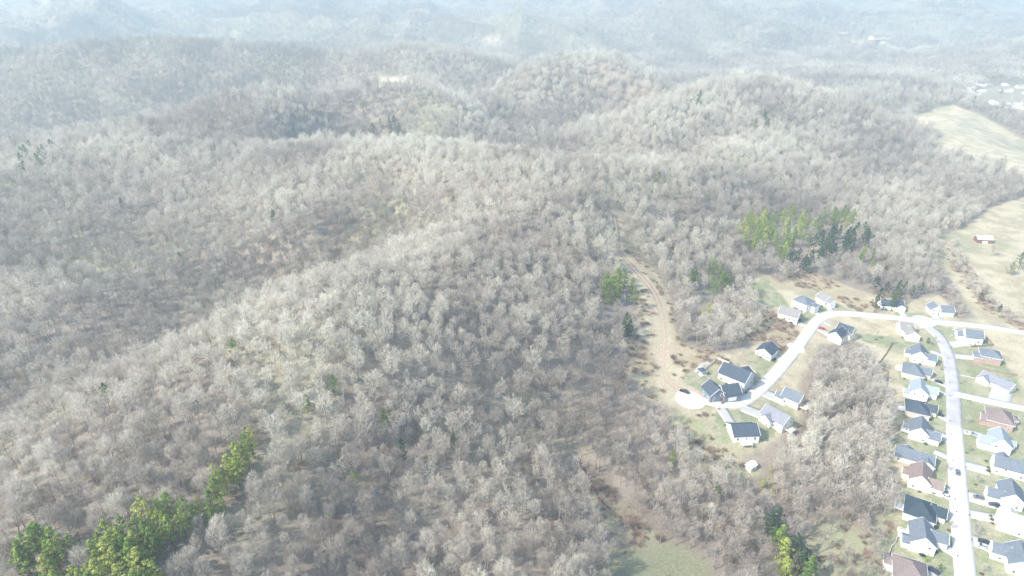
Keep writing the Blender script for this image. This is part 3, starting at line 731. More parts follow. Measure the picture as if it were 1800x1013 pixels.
SINGLES = [((625, 838), .8, .72, 'lone small yellow green pine in the lower middle of the bare wood'), ((590, 675), .9, .55, 'green pine standing alone on the near spur left of centre'),
 ((1075, 412), 1.05, .55, 'green pine at the upper end of the dirt trail'), ((1156, 315), 1.1, .5, 'lone green pine high on the slope right of the long ridge'),
 ((415, 610), .8, .66, 'pale green pine on the crest of the near spur'), ((192, 688), .8, .45, 'dull green pine left of centre on the near spur'), ((542, 705), .7, .72, 'small pale pine between the spur crest and the middle file'),
 ((708, 785), .9, .1, 'very dark pine at the foot of the middle file'), ((218, 360), 1.0, .45, 'grey green pine on the left slope of the long ridge'), ((484, 382), 1.0, .35, 'lone dark pine halfway down the long ridge slope'),
 ((320, 455), .9, .35, 'dark pine low in the hollow below the long ridge'), ((798, 355), .8, .6, 'small green pine near the middle of the long ridge'), ((1790, 455), 1.1, .3, 'dark pine beside the bare tree in the right hand pasture'),
 ((1775, 465), 1.0, .75, 'round yellowish tree beside the dark pine in the right hand pasture'), ((1722, 517), .62, .1, 'round dark evergreen in the middle of the creek side thicket'), ((1756, 540), .45, .08, 'small dark evergreen at the edge of the creek side thicket'),
 ((1265, 305), 1.1, .4, 'bluish pine on the broad slope above the pine stand'), ((1710, 178), 1.3, .12, 'dark pine at the edge of the far suburb, left one'), ((1758, 163), 1.1, .15, 'dark pine among the houses of the far suburb'),
 ((1590, 150), 1.3, .2, 'dark pine on the flat right of the rounded hill'), ((1515, 60), 2.2, .12, 'dark pine next to the red roofed far buildings'), ((1180, 800), .7, .6, 'green pine in the wood below the turning circle'),
 ((1258, 862), .7, .4, 'dull green pine in the wood left of the white shed'), ((1630, 595), .42, .2, 'round dark evergreen at the corner of the house by the junction'), ((1713, 602), .36, .12, 'small dark cypress at the back corner of the grey roofed house'),
 ((1627, 971), .5, .88, 'yellow bush beside the driveway of the white gabled house'), ((1650, 985), .55, .15, 'dark round evergreen in the lawn beside the yellow bush')]
def foot(px, py, h):
    X, Y, Z = hit(px, py); zc = project(X, Y, Z)[2][0]
    X, Y, Z = hit(px, py + FPX * h * cp / zc); return float(X[0]), float(Y[0])
for (px, py), s, tn, lab in SINGLES:
    x, y = foot(px, py, 10 * s); v = 4 if 'cypress' in lab or 'bush' in lab else (2 if 'round' in lab else random.choice([0, 1, 3]))
    o = pine(x, y, v, s, tn, lab, sz=.75 if 'round' in lab else 1.0)
    if 'bush' in lab or 'round yellowish' in lab: o.name = 'evergreen_bush' if 'bush' in lab else 'round_tree'; o['category'] = 'bush' if 'bush' in lab else 'tree'
PA = np.array(PINE_XY)
# give the evergreens room
dmin = np.full(FX.shape, 99.)
for x, y, s in PINE_XY: dmin = np.minimum(dmin, np.hypot(FX - x, FY - y) / s)
k = dmin > 3.1
_sx, _sy, _ = hit([1319, 1319], [818, 845])
k &= polydist(FX, FY, np.stack([_sx, _sy], 1)) > 6.5      # the little white shed stands in a gap
for pg, st in STAND_POLYS:
    if st < 8: k &= ~(inpoly(FX, FY, pg) & (rg.random(FX.shape) < .85)) & ~(inpoly(FX, FY, pg - np.array([0, 14])) & (rg.random(FX.shape) < .6))
FX, FY, FS, FZ, fpx, fpy, fzc, FT = [a[k] for a in (FX, FY, FS, FZ, fpx, fpy, fzc, FT)]

# ------------------------------------------------------------------ leafless trees: the 300 nearest in view are things, the rest one wood
vis = in_frame(fpx, fpy, 10); order = np.argsort(np.where(vis, fzc, 1e9))[:300]
NEAR = []
for i in range(7):
    c, t_ = bare_tree_meshes(500 + i, Ht=[19, 17, 20, 15, 18, 21, 14][i], Rc=[3.8, 3.3, 4.3, 3.0, 2.8, 4.8, 3.2][i], ntw=[2700, 2300, 3000, 2000, 2100, 3300, 1900][i], wd=.062, nl=[11, 10, 12, 9, 12, 13, 9][i])
    NEAR.append((np_mesh('bare_crown', *c, [M_twig]), np_mesh('bare_trunk', *t_, [M_bark])))
random.seed(11)
isn = np.zeros(len(FX), bool); isn[order] = True
for j in order:
    r = bpy.data.objects.new('bare_tree', None); COL.objects.link(r); r.location = (FX[j], FY[j], FZ[j]); r.rotation_euler = (random.gauss(0, .03), random.gauss(0, .03), random.uniform(0, 6.28))
    s = random.triangular(.45, 1.12, .68); r.scale = (s, s, s * random.uniform(.9, 1.12))
    a_ = fpx[j]; wh = 'around the pine stand in the bottom left corner' if a_ < 350 else 'right of the bottom left pines, along the bottom' if a_ < 650 else 'at the bottom, left of the brown gully' if a_ < 1010 else 'beside the gully and the olive meadow at the bottom' if a_ < 1270 else 'in the grove left of the back yards'
    tag(r, 'leafless grey broadleaf tree ' + wh, 'tree', 'bare trees ' + wh)
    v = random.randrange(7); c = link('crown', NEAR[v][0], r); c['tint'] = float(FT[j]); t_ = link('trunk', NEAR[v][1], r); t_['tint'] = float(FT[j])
MID = []
for i in range(6):
    c, t_ = bare_tree_meshes(600 + i, Ht=[18, 16, 20, 15, 17, 21][i], Rc=[3.7, 3.3, 4.2, 2.9, 2.7, 4.7][i], ntw=[1100, 950, 1250, 850, 880, 1400][i], wd=.12, nl=9, ns=4)
    v = np.concatenate([c[0], t_[0]]); f = np.concatenate([c[1], t_[1] + len(c[0])]); mi = np.r_[np.zeros(len(c[1])), np.ones(len(t_[1]))]
    MID.append(bpy.data.objects.new('bare_tree_shape', np_mesh('bare_tree_shape', v, f, [M_twig, M_bark], mi=mi)))
DIST = []
for i in range(3):   # single trees for the middle distance
    c, t_ = bare_tree_meshes(650 + i, Ht=15, Rc=4.3, ntw=150, wd=.42, nl=5, ns=2); DIST.append(bpy.data.objects.new('distant_tree_shape', np_mesh('distant_tree_shape', *c, [M_twig])))
FAR = []
for i in range(3):   # small coppices for the farthest hills
    rr = np.random.default_rng(700 + i); V = []; F = []; k0 = 0
    for q in range(13):
        c, t_ = bare_tree_meshes(720 + i * 20 + q, Ht=rr.uniform(14, 20), Rc=rr.uniform(4.5, 6), ntw=80, wd=.6, nl=4, ns=1)
        o = np.r_[rr.uniform(-17, 17, 2), -1]; V.append(c[0] + o); F.append(c[1] + k0); k0 += len(c[0])
    FAR.append(bpy.data.objects.new('coppice_shape', np_mesh('coppice_shape', np.concatenate(V), np.concatenate(F), [M_twig])))
X1, Y1 = jitter_grid(1690, 3400, 13.); X2, Y2 = jitter_grid(3400, 8500, 25.); X = np.r_[X1, X2]; Y = np.r_[Y1, Y2]; lod = np.r_[np.zeros(len(X1)), np.ones(len(X2))]; kk = np.ones(X.shape, bool)
for nm in ('field_a', 'field_b', 'field_c', 'suburb'): kk &= ~inpoly(X, Y, CL[nm])
X, Y, lod = X[kk], Y[kk], lod[kk]; Z = H(X, Y); qx, qy, qz = project(X, Y, Z + 8); kk = (qx > -60) & (qx < 1860) & (qy > -60); X, Y, Z, lod = X[kk], Y[kk], Z[kk], lod[kk]
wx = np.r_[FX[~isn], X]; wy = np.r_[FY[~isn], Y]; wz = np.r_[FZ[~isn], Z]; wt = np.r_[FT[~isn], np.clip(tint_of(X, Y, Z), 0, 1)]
nn_ = (~isn).sum(); rg2 = np.random.default_rng(3)
ws = np.r_[rg2.triangular(.45, .68, 1.12, nn_) * (FS[~isn] / 5.7) ** .7, rg2.uniform(.85, 1.2, len(X)) * np.where(lod > .5, 1, 1.55)]
# the thicket along the creek and scrub in the gully are low
low = (polydist(wx, wy, BELT) < 9) | (polydist(wx, wy, BELT2) < 6) | inpoly(wx, wy, CL['gully']); ws = np.where(low, ws * .5, ws)
gv = inpoly(wx, wy, grove); ws = np.where(gv, ws * 1.2, ws)
wv = np.r_[rg2.integers(0, 6, nn_), np.where(lod > .5, 9, 6) + rg2.integers(0, 3, len(X))]
def scatter(name, x, y, z, s, v, t, shapes, rot=None):
    me = bpy.data.meshes.new(name); me.vertices.add(len(x)); me.vertices.foreach_set('co', np.stack([x, y, z], 1).astype(np.float32).ravel())
    for nm, arr, ty in (('size', s, 'FLOAT'), ('turn', rg2.uniform(0, 6.283, len(x)) if rot is None else rot, 'FLOAT'), ('tint', t, 'FLOAT'), ('which', v, 'INT')):
        a = me.attributes.new(nm, ty, 'POINT'); a.data.foreach_set('value', np.ascontiguousarray(arr, np.int32 if ty == 'INT' else np.float32))
    o = link(name, me); g = bpy.data.node_groups.new(name, 'GeometryNodeTree'); g.interface.new_socket('Geometry', in_out='INPUT', socket_type='NodeSocketGeometry'); g.interface.new_socket('Geometry', in_out='OUTPUT', socket_type='NodeSocketGeometry')
    N = g.nodes; Lk = g.links; gi = N.new('NodeGroupInput'); go = N.new('NodeGroupOutput'); jn = N.new('GeometryNodeJoinGeometry')
    def att(nm, ty='FLOAT'):
        a = N.new('GeometryNodeInputNamedAttribute'); a.data_type = ty; a.inputs['Name'].default_value = nm; return a.outputs['Attribute']
    cx_ = N.new('ShaderNodeCombineXYZ'); Lk.new(att('turn'), cx_.inputs['Z']); sz = att('size'); wh = att('which', 'INT')
    for i, sh in enumerate(shapes):
        cmp_ = N.new('FunctionNodeCompare'); cmp_.data_type = 'INT'; cmp_.operation = 'EQUAL'; Lk.new(wh, cmp_.inputs[2]); cmp_.inputs[3].default_value = i
        oi = N.new('GeometryNodeObjectInfo'); oi.inputs['Object'].default_value = sh; oi.inputs['As Instance'].default_value = True
        ip = N.new('GeometryNodeInstanceOnPoints'); Lk.new(gi.outputs[0], ip.inputs['Points']); Lk.new(cmp_.outputs['Result'], ip.inputs['Selection']); Lk.new(oi.outputs['Geometry'], ip.inputs['Instance'])
        Lk.new(cx_.outputs[0], ip.inputs['Rotation']); Lk.new(sz, ip.inputs['Scale']); Lk.new(ip.outputs[0], jn.inputs[0])
    Lk.new(jn.outputs[0], go.inputs[0]); md = o.modifiers.new('scatter', 'NODES'); md.node_group = g
    return o
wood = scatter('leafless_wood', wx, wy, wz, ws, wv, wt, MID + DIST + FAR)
tag(wood, 'leafless grey and beige wood covering the ridges beyond the closest rows', None, None, 'stuff')
print('wood', len(wx))

# ------------------------------------------------------------------ houses
def siding(name, c): return mat(name, c, .75, .25, .05, .5)
WALLS = {'white': M_white, 'cream': siding('cream_siding', (.70, .66, .56)), 'beige': siding('beige_siding', (.55, .50, .43)), 'pale_blue': siding('pale_blue_siding', (.55, .63, .68)),
         'grey': siding('grey_siding', (.50, .52, .54)), 'brick': mat('pink_brick', (.36, .27, .235), .85, .2, .18, 1.2), 'navy': siding('slate_siding', (.16, .20, .25))}
def shingle(name, c): return mat(name, c, .9, .15, .20, .9, .15, stretch=(1, 1, 3))
ROOFS = {'navy': shingle('navy_shingle', (.06, .08, .105)), 'steel': shingle('blue_grey_shingle', (.135, .16, .19)), 'pale': shingle('pale_grey_shingle', (.26, .30, .33)),
         'teal': shingle('dark_teal_shingle', (.038, .06, .078)), 'brown': shingle('brown_shingle', (.21, .17, .155)), 'taupe': shingle('taupe_shingle', (.22, .215, .215)), 'greige': shingle('light_greige_shingle', (.46, .45, .42)),
         'mauve': shingle('mauve_shingle', (.195, .16, .155)), 'lilac': shingle('lilac_grey_shingle', (.20, .21, .245)), 'metal': mat('pale_metal_roof', (.66, .68, .70), .5, .4, .06), 'red': mat('red_roof', (.32, .17, .15), .8)}
M_barn = mat('barn_red_boards', (.19, .095, .085), .85, .2, .2, 1.0)
M_deck = mat('deck_boards', (.52, .48, .43), .85, .2, .1, 2.)
M_wdeck = mat('white_deck', (.76, .76, .74), .7, .2, .04)
M_door = mat('panel_door', (.30, .12, .09), .6)
M_gdoor = mat('garage_door_panel', (.74, .74, .73), .6, .3, .04)
M_wood = mat('weathered_wood', (.24, .20, .16), .9, .2, .2, 2.)
M_mulch = mat('bark_mulch', (.09, .06, .045), .95, .1, .3, 3.)
M_chim = mat('chimney_brick', (.35, .24, .20), .9, .2, .2, 2.)

def box_mesh(name, sx, sy, sz, m):
    mb = MB(); mb.box(-sx / 2, sx / 2, -sy / 2, sy / 2, -sz / 2, sz / 2); return mb.mesh(name, [m])
def frame_mesh():
    mb = MB(); W, Hh, t, d = 1.3, 1.6, .13, .12
    mb.box(-d / 2, d / 2, -W / 2, -W / 2 + t, -Hh / 2 + t, Hh / 2 - t); mb.box(-d / 2, d / 2, W / 2 - t, W / 2, -Hh / 2 + t, Hh / 2 - t)
    mb.box(-d / 2, d / 2, -W / 2, W / 2, Hh / 2 - t, Hh / 2); mb.box(-d / 2, d / 2 + .03, -W / 2, W / 2, -Hh / 2, -Hh / 2 + t); mb.box(-d / 2 + .01, d / 2 - .01, -.03, .03, -Hh / 2 + t, Hh / 2 - t)
    return mb.mesh('window_frame', [M_trim])
ME_PANE = box_mesh('window', .07, 1.06, 1.36, M_glass); ME_FRAME = frame_mesh()
def gdoor_mesh():
    mb = MB(); mb.box(-.05, .05, -2.35, 2.35, -1.1, 1.1)
    for k in range(3): mb.box(.05, .065, -2.3, 2.3, -.58 + k * .55, -.55 + k * .55, 1)
    return mb.mesh('garage_door', [M_gdoor, M_wood])
ME_GD = gdoor_mesh(); ME_DOOR = box_mesh('front_door', .09, 1.0, 2.1, M_door); ME_GDF = None
def gable_parts(wall, roof, trim, cx, cy, lx, ly, h, axis, tp, ov=.45):
    """one gabled block: walls up to the rafters, chevron roof, white rake boards"""
    half = (lx if axis == 'y' else ly) / 2; L = (ly if axis == 'y' else lx) / 2; rise = half * tp
    def T(u, v, z): return (cx + u, cy + v, z) if axis == 'y' else (cx + v, cy - u, z)
    sec = [(-half, -1.6), (half, -1.6), (half, h), (0, h + rise), (-half, h)]; n = 5
    v = [T(a, -L, b) for a, b in sec] + [T(a, L, b) for a, b in sec]
    wall.add(v, [tuple(range(n)), tuple(range(2 * n - 1, n - 1, -1))] + [((k + 1) % n, k, n + k, n + (k + 1) % n) for k in range(n)])
    W = half + ov; e = .012; zt = h - ov * tp + e; rt = h + rise + e; th = .24; Lr = L + .35
    sec = [(-W, zt), (0, rt), (W, zt), (W, zt + th), (0, rt + th), (-W, zt + th)]
    def chev(mb, y0, y1, sec, mi=0):
        v = [T(a, y0, b) for a, b in sec] + [T(a, y1, b) for a, b in sec]
        mb.add(v, [(0, 1, 4, 5), (1, 2, 3, 4), (11, 10, 7, 6), (10, 9, 8, 7), (6, 7, 1, 0), (7, 8, 2, 1), (3, 9, 10, 4), (4, 10, 11, 5), (2, 8, 9, 3), (0, 5, 11, 6)], mi)
    chev(roof, -Lr, Lr, sec)
    s2 = [(a * 1.004, b - .04) for a, b in sec[:3]] + [(a * 1.004, b + .03) for a, b in sec[3:]]
    chev(trim, -Lr - .13, -Lr - .01, s2); chev(trim, Lr + .01, Lr + .13, s2)
def hip_parts(wall, roof, trim, cx, cy, lx, ly, h, tp, ov=.5):
    wall.box(cx - lx / 2, cx + lx / 2, cy - ly / 2, cy + ly / 2, -1.6, h)
    X = lx / 2 + ov; Y = ly / 2 + ov; m = min(X, Y); rise = m * tp; z = h + .012
    if X > Y: r0, r1 = (cx - X + m, cy), (cx + X - m, cy)
    else: r0, r1 = (cx, cy - Y + m), (cx, cy + Y - m)
    v = [(cx - X, cy - Y, z), (cx + X, cy - Y, z), (cx + X, cy + Y, z), (cx - X, cy + Y, z)]; v += [(a, b, c + .2) for a, b, c in v]; v += [(*r0, z + .2 + rise), (*r1, z + .2 + rise)]
    f = [(3, 2, 1, 0), (0, 1, 5, 4), (1, 2, 6, 5), (2, 3, 7, 6), (3, 0, 4, 7)]
    f += [(4, 5, 9, 8), (5, 6, 9), (6, 7, 8, 9), (7, 4, 8)] if X > Y else [(4, 5, 8), (5, 6, 9, 8), (6, 7, 9), (7, 4, 8, 9)]
    roof.add(v, f)
    for a, b, c, d in ((cx - X - .08, cx + X + .08, cy - Y - .1, cy - Y - .01), (cx - X - .08, cx + X + .08, cy + Y + .01, cy + Y + .1), (cx - X - .1, cx - X - .01, cy - Y, cy + Y), (cx + X + .01, cx + X + .1, cy - Y, cy + Y)):
        trim.box(a, b, c, d, z - .05, z + .22)
# block: (centre x, centre y, length x, length y, wall height, kind, ridge axis, pitch)
def TYPES(kind, m):
    s = -1 if m else 1
    return {
        'A': [(0, 0, 10.2, 14.0, 5.3, 'g', 'y', .82), (7.3, 3.0 * s, 7.0, 7.4, 4.3, 'g', 'x', .78), (-6.4, -3 * s, 3.6, 6, 2.9, 'g', 'x', .5)],
        'B': [(0, 0, 13.0, 14.5, 3.6, 'h', 'x', .66), (7.6, 3.2 * s, 6.6, 7.6, 3.3, 'g', 'x', .75)],
        'C': [(0, 0, 15.0, 10.4, 4.9, 'g', 'x', .78), (2.4, 5.2 * s, 7.2, 5.6, 4.2, 'g', 'y', .72)],
        'D': [(0, 0, 19.5, 9.6, 3.5, 'g', 'x', .7), (6.2, -2.4 * s, 7.6, 9.4, 3.3, 'g', 'y', .66), (-3.2, 4.6 * s, 5.5, 4.6, 3.2, 'g', 'y', .6)],
        'E': [(0, 0, 10.8, 13.5, 3.5, 'g', 'y', .62)],
        'F': [(0, 0, 13.5, 15.0, 4.6, 'h', 'x', .72), (-7.4, 4.4 * s, 5.2, 5.6, 3.2, 'h', 'x', .6), (7.2, -3.6 * s, 6.0, 7.0, 3.6, 'g', 'x', .8)],
        'G': [(0, -3.6 * s, 9.4, 8.4, 4.6, 'g', 'x', .85), (1.5, 4.6 * s, 8.6, 10.0, 4.2, 'g', 'y', .8)],
        'H': [(0, 0, 11.5, 11.0, 4.8, 'h', 'x', .6), (6.5, 2.5 * s, 5.6, 6.4, 3.2, 'h', 'x', .55)],
        'S': [(0, 0, 9.5, 8.0, 4.4, 'g', 'x', .8), (5.6, 2.2 * s, 4.4, 5.2, 3.2, 'g', 'x', .7)],
    }[kind]
HOUSES = []
def house(px, py, kind, roof, wall, road, label, mirror=False, yaw=0, sc_=1.0, deck=None, chimney=False, toward=None, seed=0, shrubs=4, winp=.5, name='house', shift=None):
    rnd = random.Random(seed * 7 + int(px)); x, y = foot(px, py, 5.0 * sc_)
    if toward is not None: X, Y, Z = hit(*toward); q = np.array([X[0], Y[0]])
    else: i = np.argmin(np.hypot(road[:, 0] - x, road[:, 1] - y)); q = road[i]
    ang = math.atan2(q[1] - y, q[0] - x) + R(yaw)
    z = float(H(x, y)); root = bpy.data.objects.new(name, None); COL.objects.link(root); root.location = (x, y, z + .15); root.rotation_euler = (0, 0, ang); root.scale = (sc_,) * 3
    tag(root, label, 'house'); bl = TYPES(kind, mirror); wallb, roofb, trimb = MB(), MB(), MB()
    for cx_, cy_, lx, ly, h, k, ax, tp in bl:
        if k == 'g': gable_parts(wallb, roofb, trimb, cx_, cy_, lx, ly, h, ax, tp)
        else: hip_parts(wallb, roofb, trimb, cx_, cy_, lx, ly, h, tp)
    wallb.build('wall', WALLS[wall], root); rf = roofb.build('roof', ROOFS[roof], root); trimb.build('roof_trim', M_trim, rf)
    def inside(a, b, skip):
        return any(j != skip and abs(a - c[0]) < c[2] / 2 + .5 and abs(b - c[1]) < c[3] / 2 + .5 for j, c in enumerate(bl))
    gd = 0
    for j, (cx_, cy_, lx, ly, h, k, ax, tp) in enumerate(bl):
        for fx, fy in ((1, 0), (-1, 0), (0, 1), (0, -1)):
            W = ly if fx else lx; a0 = 0 if fx == 1 else math.pi if fx == -1 else math.pi / 2 * fy
            px_ = cx_ + fx * lx / 2; py_ = cy_ + fy * ly / 2
            if fx == 1 and gd < 1 and j == (1 if len(bl) > 1 else 0):
                link('garage_door', ME_GD, root, (px_ + .03, py_, 1.12), (0, 0, a0)); gd += 1; levels = [h - 1.1] if h > 4.2 else []; n = 1
            else: levels = [1.55] + ([4.1] if h > 4.5 else []); n = max(1, int(W / 3.6))
            for lv in levels:
                for q_ in range(n):
                    o = (q_ - (n - 1) / 2) * W / n
                    ax_ = px_ - (o * fy if fx == 0 else 0); ay_ = py_ + (o * fx if fx else 0)
                    if inside(ax_ + fx * .4, ay_ + fy * .4, j) or rnd.random() > (winp + .35 if fx else winp): continue
                    if fx == 1 and lv < 2 and q_ == n // 2 and j == 0:
                        link('front_door', ME_DOOR, root, (ax_ + .03, ay_, 1.1), (0, 0, a0)); continue
                    w_ = link('window', ME_PANE, root, (ax_ + fx * .02, ay_ + fy * .02, lv), (0, 0, a0)); link('frame', ME_FRAME, w_, (0, 0, 0))
    if chimney:
        c = bl[0]; mb = MB(); mb.box(c[0] - .5, c[0] + .5, c[1] + c[3] * .22, c[1] + c[3] * .22 + .8, 2, c[4] + min(c[2], c[3]) / 2 * c[7] + .9); mb.build('chimney', M_chim, rf)
    if deck:
        dm = M_wdeck if deck[0] == 'w' else M_deck; x0 = bl[0][0] - bl[0][2] / 2; s_ = deck[1]; mb = MB(); mb.box(x0 - 4.2, x0 - .02, s_ - 2.8, s_ + 2.8, .9, 1.05)
        for a in (x0 - 4.1, x0 - 2.1): 
            for b in (s_ - 2.7, s_ + 2.6): mb.box(a, a + .12, b, b + .12, -1.6, .9)
        d = mb.build('deck', dm, root); mb = MB()
        for b in (s_ - 2.75, s_ + 2.65): mb.box(x0 - 4.1, x0 - .05, b, b + .07, 1.85, 1.95)
        mb.box(x0 - 4.17, x0 - 4.1, s_ - 2.8, s_ + 2.8, 1.85, 1.95)
        for k in range(12): mb.box(x0 - 4.16, x0 - 4.11, s_ - 2.74 + k * .49, s_ - 2.68 + k * .49, 1.05, 1.85)
        mb.build('railing', dm, d)
    HOUSES.append((x, y, ang, bl, sc_, label)); 
    # clipped shrubs along the front and the side that faces down the street
    c = bl[0]
    for k in range(shrubs):
        side = rnd.random() < .6; u = (c[2] / 2 + rnd.uniform(.9, 1.6)) if side else rnd.uniform(-c[2] / 2, c[2] / 2); v = rnd.uniform(-c[3] / 2, c[3] / 2) if side else -(c[3] / 2 + rnd.uniform(.9, 1.5))
        if inside(u, v, 0): continue
        wx_ = x + (math.cos(ang) * u - math.sin(ang) * v) * sc_; wy_ = y + (math.sin(ang) * u + math.cos(ang) * v) * sc_
        o = link('shrub', rnd.choice(SHR), None, (wx_, wy_, float(H(wx_, wy_))), (0, 0, rnd.uniform(0, 6)), (rnd.uniform(.8, 1.3),) * 3); o['tint'] = rnd.uniform(.02, .4)
        tag(o, 'clipped shrub by the ' + short(label), 'shrub', 'shrubs by the ' + short(label))
    return root
def short(l):
    w_ = l.split(' '); return ' '.join(w_[:11]) if len(w_) > 11 else l
SHR = [np_mesh('shrub', *shrub_mesh(900 + i, .85, 150, .28), [M_pine]) for i in range(3)]
LEFT = [
 (1619, 620, 'A', 'steel', 'white', 'white gabled house nearest the junction on the left of the long street', dict(mirror=True)),
 (1610, 648, 'B', 'steel', 'beige', 'beige house under a grey hip roof, second from the junction on the left', dict(mirror=False, deck=('w', 2))),
 (1619, 683, 'A', 'pale', 'white', 'white gabled house with pale roof facing the side street, left of the long street', dict(mirror=False, deck=('g', 0))),
 (1617, 713, 'B', 'navy', 'beige', 'beige house with a navy roof and a black car in its driveway', dict(deck=('w', -1), chimney=False)),
 (1620, 752, 'A', 'steel', 'grey', 'light grey gabled house with blue grey roof and a white deck', dict(deck=('w', 0), mirror=True)),
 (1611, 796, 'D', 'steel', 'cream', 'long low house with a white dormer and its ridge across the lot', dict(deck=None)),
 (1621, 834, 'A', 'brown', 'white', 'white gabled house with brown roofs left of the street', dict(mirror=True)),
 (1621, 889, 'B', 'teal', 'white', 'white house with a very dark teal hip roof and wide white deck', dict(deck=('w', 0), sc_=1.05)),
 (1623, 938, 'A', 'steel', 'white', 'white gabled house with blue grey roof and decks beside the yellow bush', dict(deck=('w', 2), sc_=1.03)),
 (1602, 1000, 'F', 'mauve', 'white', 'house with a mauve brown roof cut by the bottom edge', dict(sc_=1.0)),
]
RIGHT = [
 (1747, 667, 'D', 'lilac', 'cream', 'long house with a lilac grey roof on the corner of the side street', dict(yaw=-8, mirror=True, toward=(1678, 650))),
 (1749, 731, 'F', 'mauve', 'brick', 'large house with mauve hip roofs just below the side street', dict(mirror=True)),
 (1749, 772, 'A', 'pale', 'pale_blue', 'pale blue gabled house with a light grey roof, right of the street', dict()),
 (1765, 815, 'C', 'steel', 'white', 'white and brick house with blue grey roof and white gable, right of the street', dict(mirror=True)),
 (1767, 865, 'A', 'steel', 'white', 'white gabled house with blue grey roof and two cars in front, right of the street', dict(mirror=False)),
 (1776, 914, 'C', 'greige', 'white', 'white house with a light greige roof near the right edge', dict(mirror=True)),
 (1783, 978, 'A', 'steel', 'white', 'gabled house with blue grey roof in the bottom right corner', dict(mirror=True)),
 (1733, 622, 'H', 'steel', 'brick', 'brick house with a blue grey hip roof right of the junction', dict(sc_=1.08)),
]
for i, (px, py, k, rf, wl, lab, kw) in enumerate(LEFT + RIGHT):
    kw = dict(kw); kw['sc_'] = kw.get('sc_', 1) * .9
    house(px - (7 if i < len(LEFT) else -4), py, k, rf, wl, c_main, lab, seed=i, winp=.25, **kw)
OTH = [
 (1706, 587, 'S', 'steel', 'white', c_main, 'small grey roofed house with a wide parking pad by the junction', dict(sc_=1.12, mirror=True)),
 (1592, 578, 'G', 'taupe', 'white', c_main, 'white house with a taupe roof in the inner corner of the junction', dict(mirror=True, sc_=.95)),
 (1480, 583, 'G', 'navy', 'white', c_up, 'big white house with navy roofs inside the bend of the upper street', dict(sc_=1.08, yaw=-12)),
 (1648, 541, 'G', 'steel', 'pale_blue', c_up, 'pale blue house with twin grey roofs above the junction', dict(sc_=.9)),
 (1565, 532, 'D', 'navy', 'white', c_up, 'white house with navy roof standing against the trees above the upper street', dict(sc_=.82, yaw=90, toward=None)),
 (1447, 523, 'S', 'taupe', 'white', c_up, 'small white house with taupe roof at the top of the bend', dict(sc_=.95)),
 (1411, 529, 'H', 'steel', 'white', c_up, 'white house with a broad grey hip roof at the top of the bend', dict(sc_=1.0)),
 (1386, 550, 'C', 'taupe', 'white', c_up, 'bright white house with taupe roof left of the upper street bend', dict(sc_=.88)),
 (1347, 611, 'E', 'navy', 'white', c_up, 'white gabled house with navy roof standing alone left of the bending street', dict(sc_=.92)),
 (1292, 656, 'C', 'navy', 'grey', c_up, 'upper of the two joined navy roofed houses above the cul de sac street', dict(sc_=1.12, mirror=False)),
 (1263, 682, 'G', 'navy', 'navy', c_up, 'lower navy roofed house with slate walls beside the turning circle', dict(sc_=1.08, yaw=4, shrubs=3)),
 (1304, 750, 'E', 'navy', 'white', c_up, 'white house with dark navy roof at the edge of the wood below the street', dict(sc_=1.02, winp=.7, deck=('w', 1), yaw=0)),
 (1363, 730, 'C', 'lilac', 'white', c_up, 'house with a lilac grey roof and brick deck below the street', dict(sc_=.95, deck=('g', 0))),
 (1392, 694, 'S', 'steel', 'cream', c_up, 'small cream house with two grey roof halves right of the street', dict(sc_=1.08, deck=('g', 0))),
]
for i, (px, py, k, rf, wl, rd, lab, kw) in enumerate(OTH):
    kw = dict(kw); wp = kw.pop('winp', .35); house(px, py, k, rf, wl, rd, lab, seed=40 + i, winp=wp, **kw)

def small_building(name, px, py, lx, ly, h, tp, wall, roof, label, cat, yaw=0, group=None, h0=2.5, door=True):
    x, y = foot(px, py, h0); r = bpy.data.objects.new(name, None); COL.objects.link(r); r.location = (x, y, float(H(x, y))); r.rotation_euler = (0, 0, R(yaw)); tag(r, label, cat, group)
    a, b, c = MB(), MB(), MB(); gable_parts(a, b, c, 0, 0, lx, ly, h, 'x', tp, .3); a.build('wall', wall, r); rf = b.build('roof', roof, r); c.build('roof_trim', M_trim, rf)
    if door: link('door', ME_GD if lx > 7 else ME_DOOR, r, (0, -ly / 2 - .03, 1.1), (0, 0, -math.pi / 2))
    return r
small_building('barn', 1727, 421, 13.0, 8.0, 3.6, .6, M_barn, ROOFS['metal'], 'red barn with a pale metal roof in the right hand pasture', 'barn', -8)
small_building('garden_shed', 1319, 816, 4.6, 3.6, 2.4, .5, M_white, ROOFS['metal'], 'little white shed among the trees below the navy roofed house', 'shed', 35)
small_building('long_building', 1546, 66, 70, 22, 7, .35, WALLS['cream'], ROOFS['red'], 'long red roofed building far behind, the larger one', 'building', 15, h0=6)
small_building('long_building', 1482, 57, 34, 14, 6, .35, WALLS['cream'], ROOFS['red'], 'red roofed building far behind, the smaller one on the left', 'building', 5, h0=6)
small_building('long_building', 1605, 62, 26, 14, 6, .35, M_white, ROOFS['metal'], 'white roofed building far behind, right of the red roofed ones', 'building', 0, h0=6)
random.seed(77)
for k in range(34):
    px = random.uniform(1688, 1842); py = random.uniform(146, 192 if px > 1745 else 168)
    small_building('far_house', px, py, random.uniform(12, 19), random.uniform(8, 11), 3.2, .5, random.choice([M_white, WALLS['cream'], WALLS['beige']]), ROOFS[random.choice(['metal', 'pale', 'greige', 'taupe', 'brown', 'metal'])],
                   'small pale house in the far suburb behind the pasture knoll', 'house', random.choice([0, 10, 90, -15]), 'houses of the far suburb', h0=3, door=False)

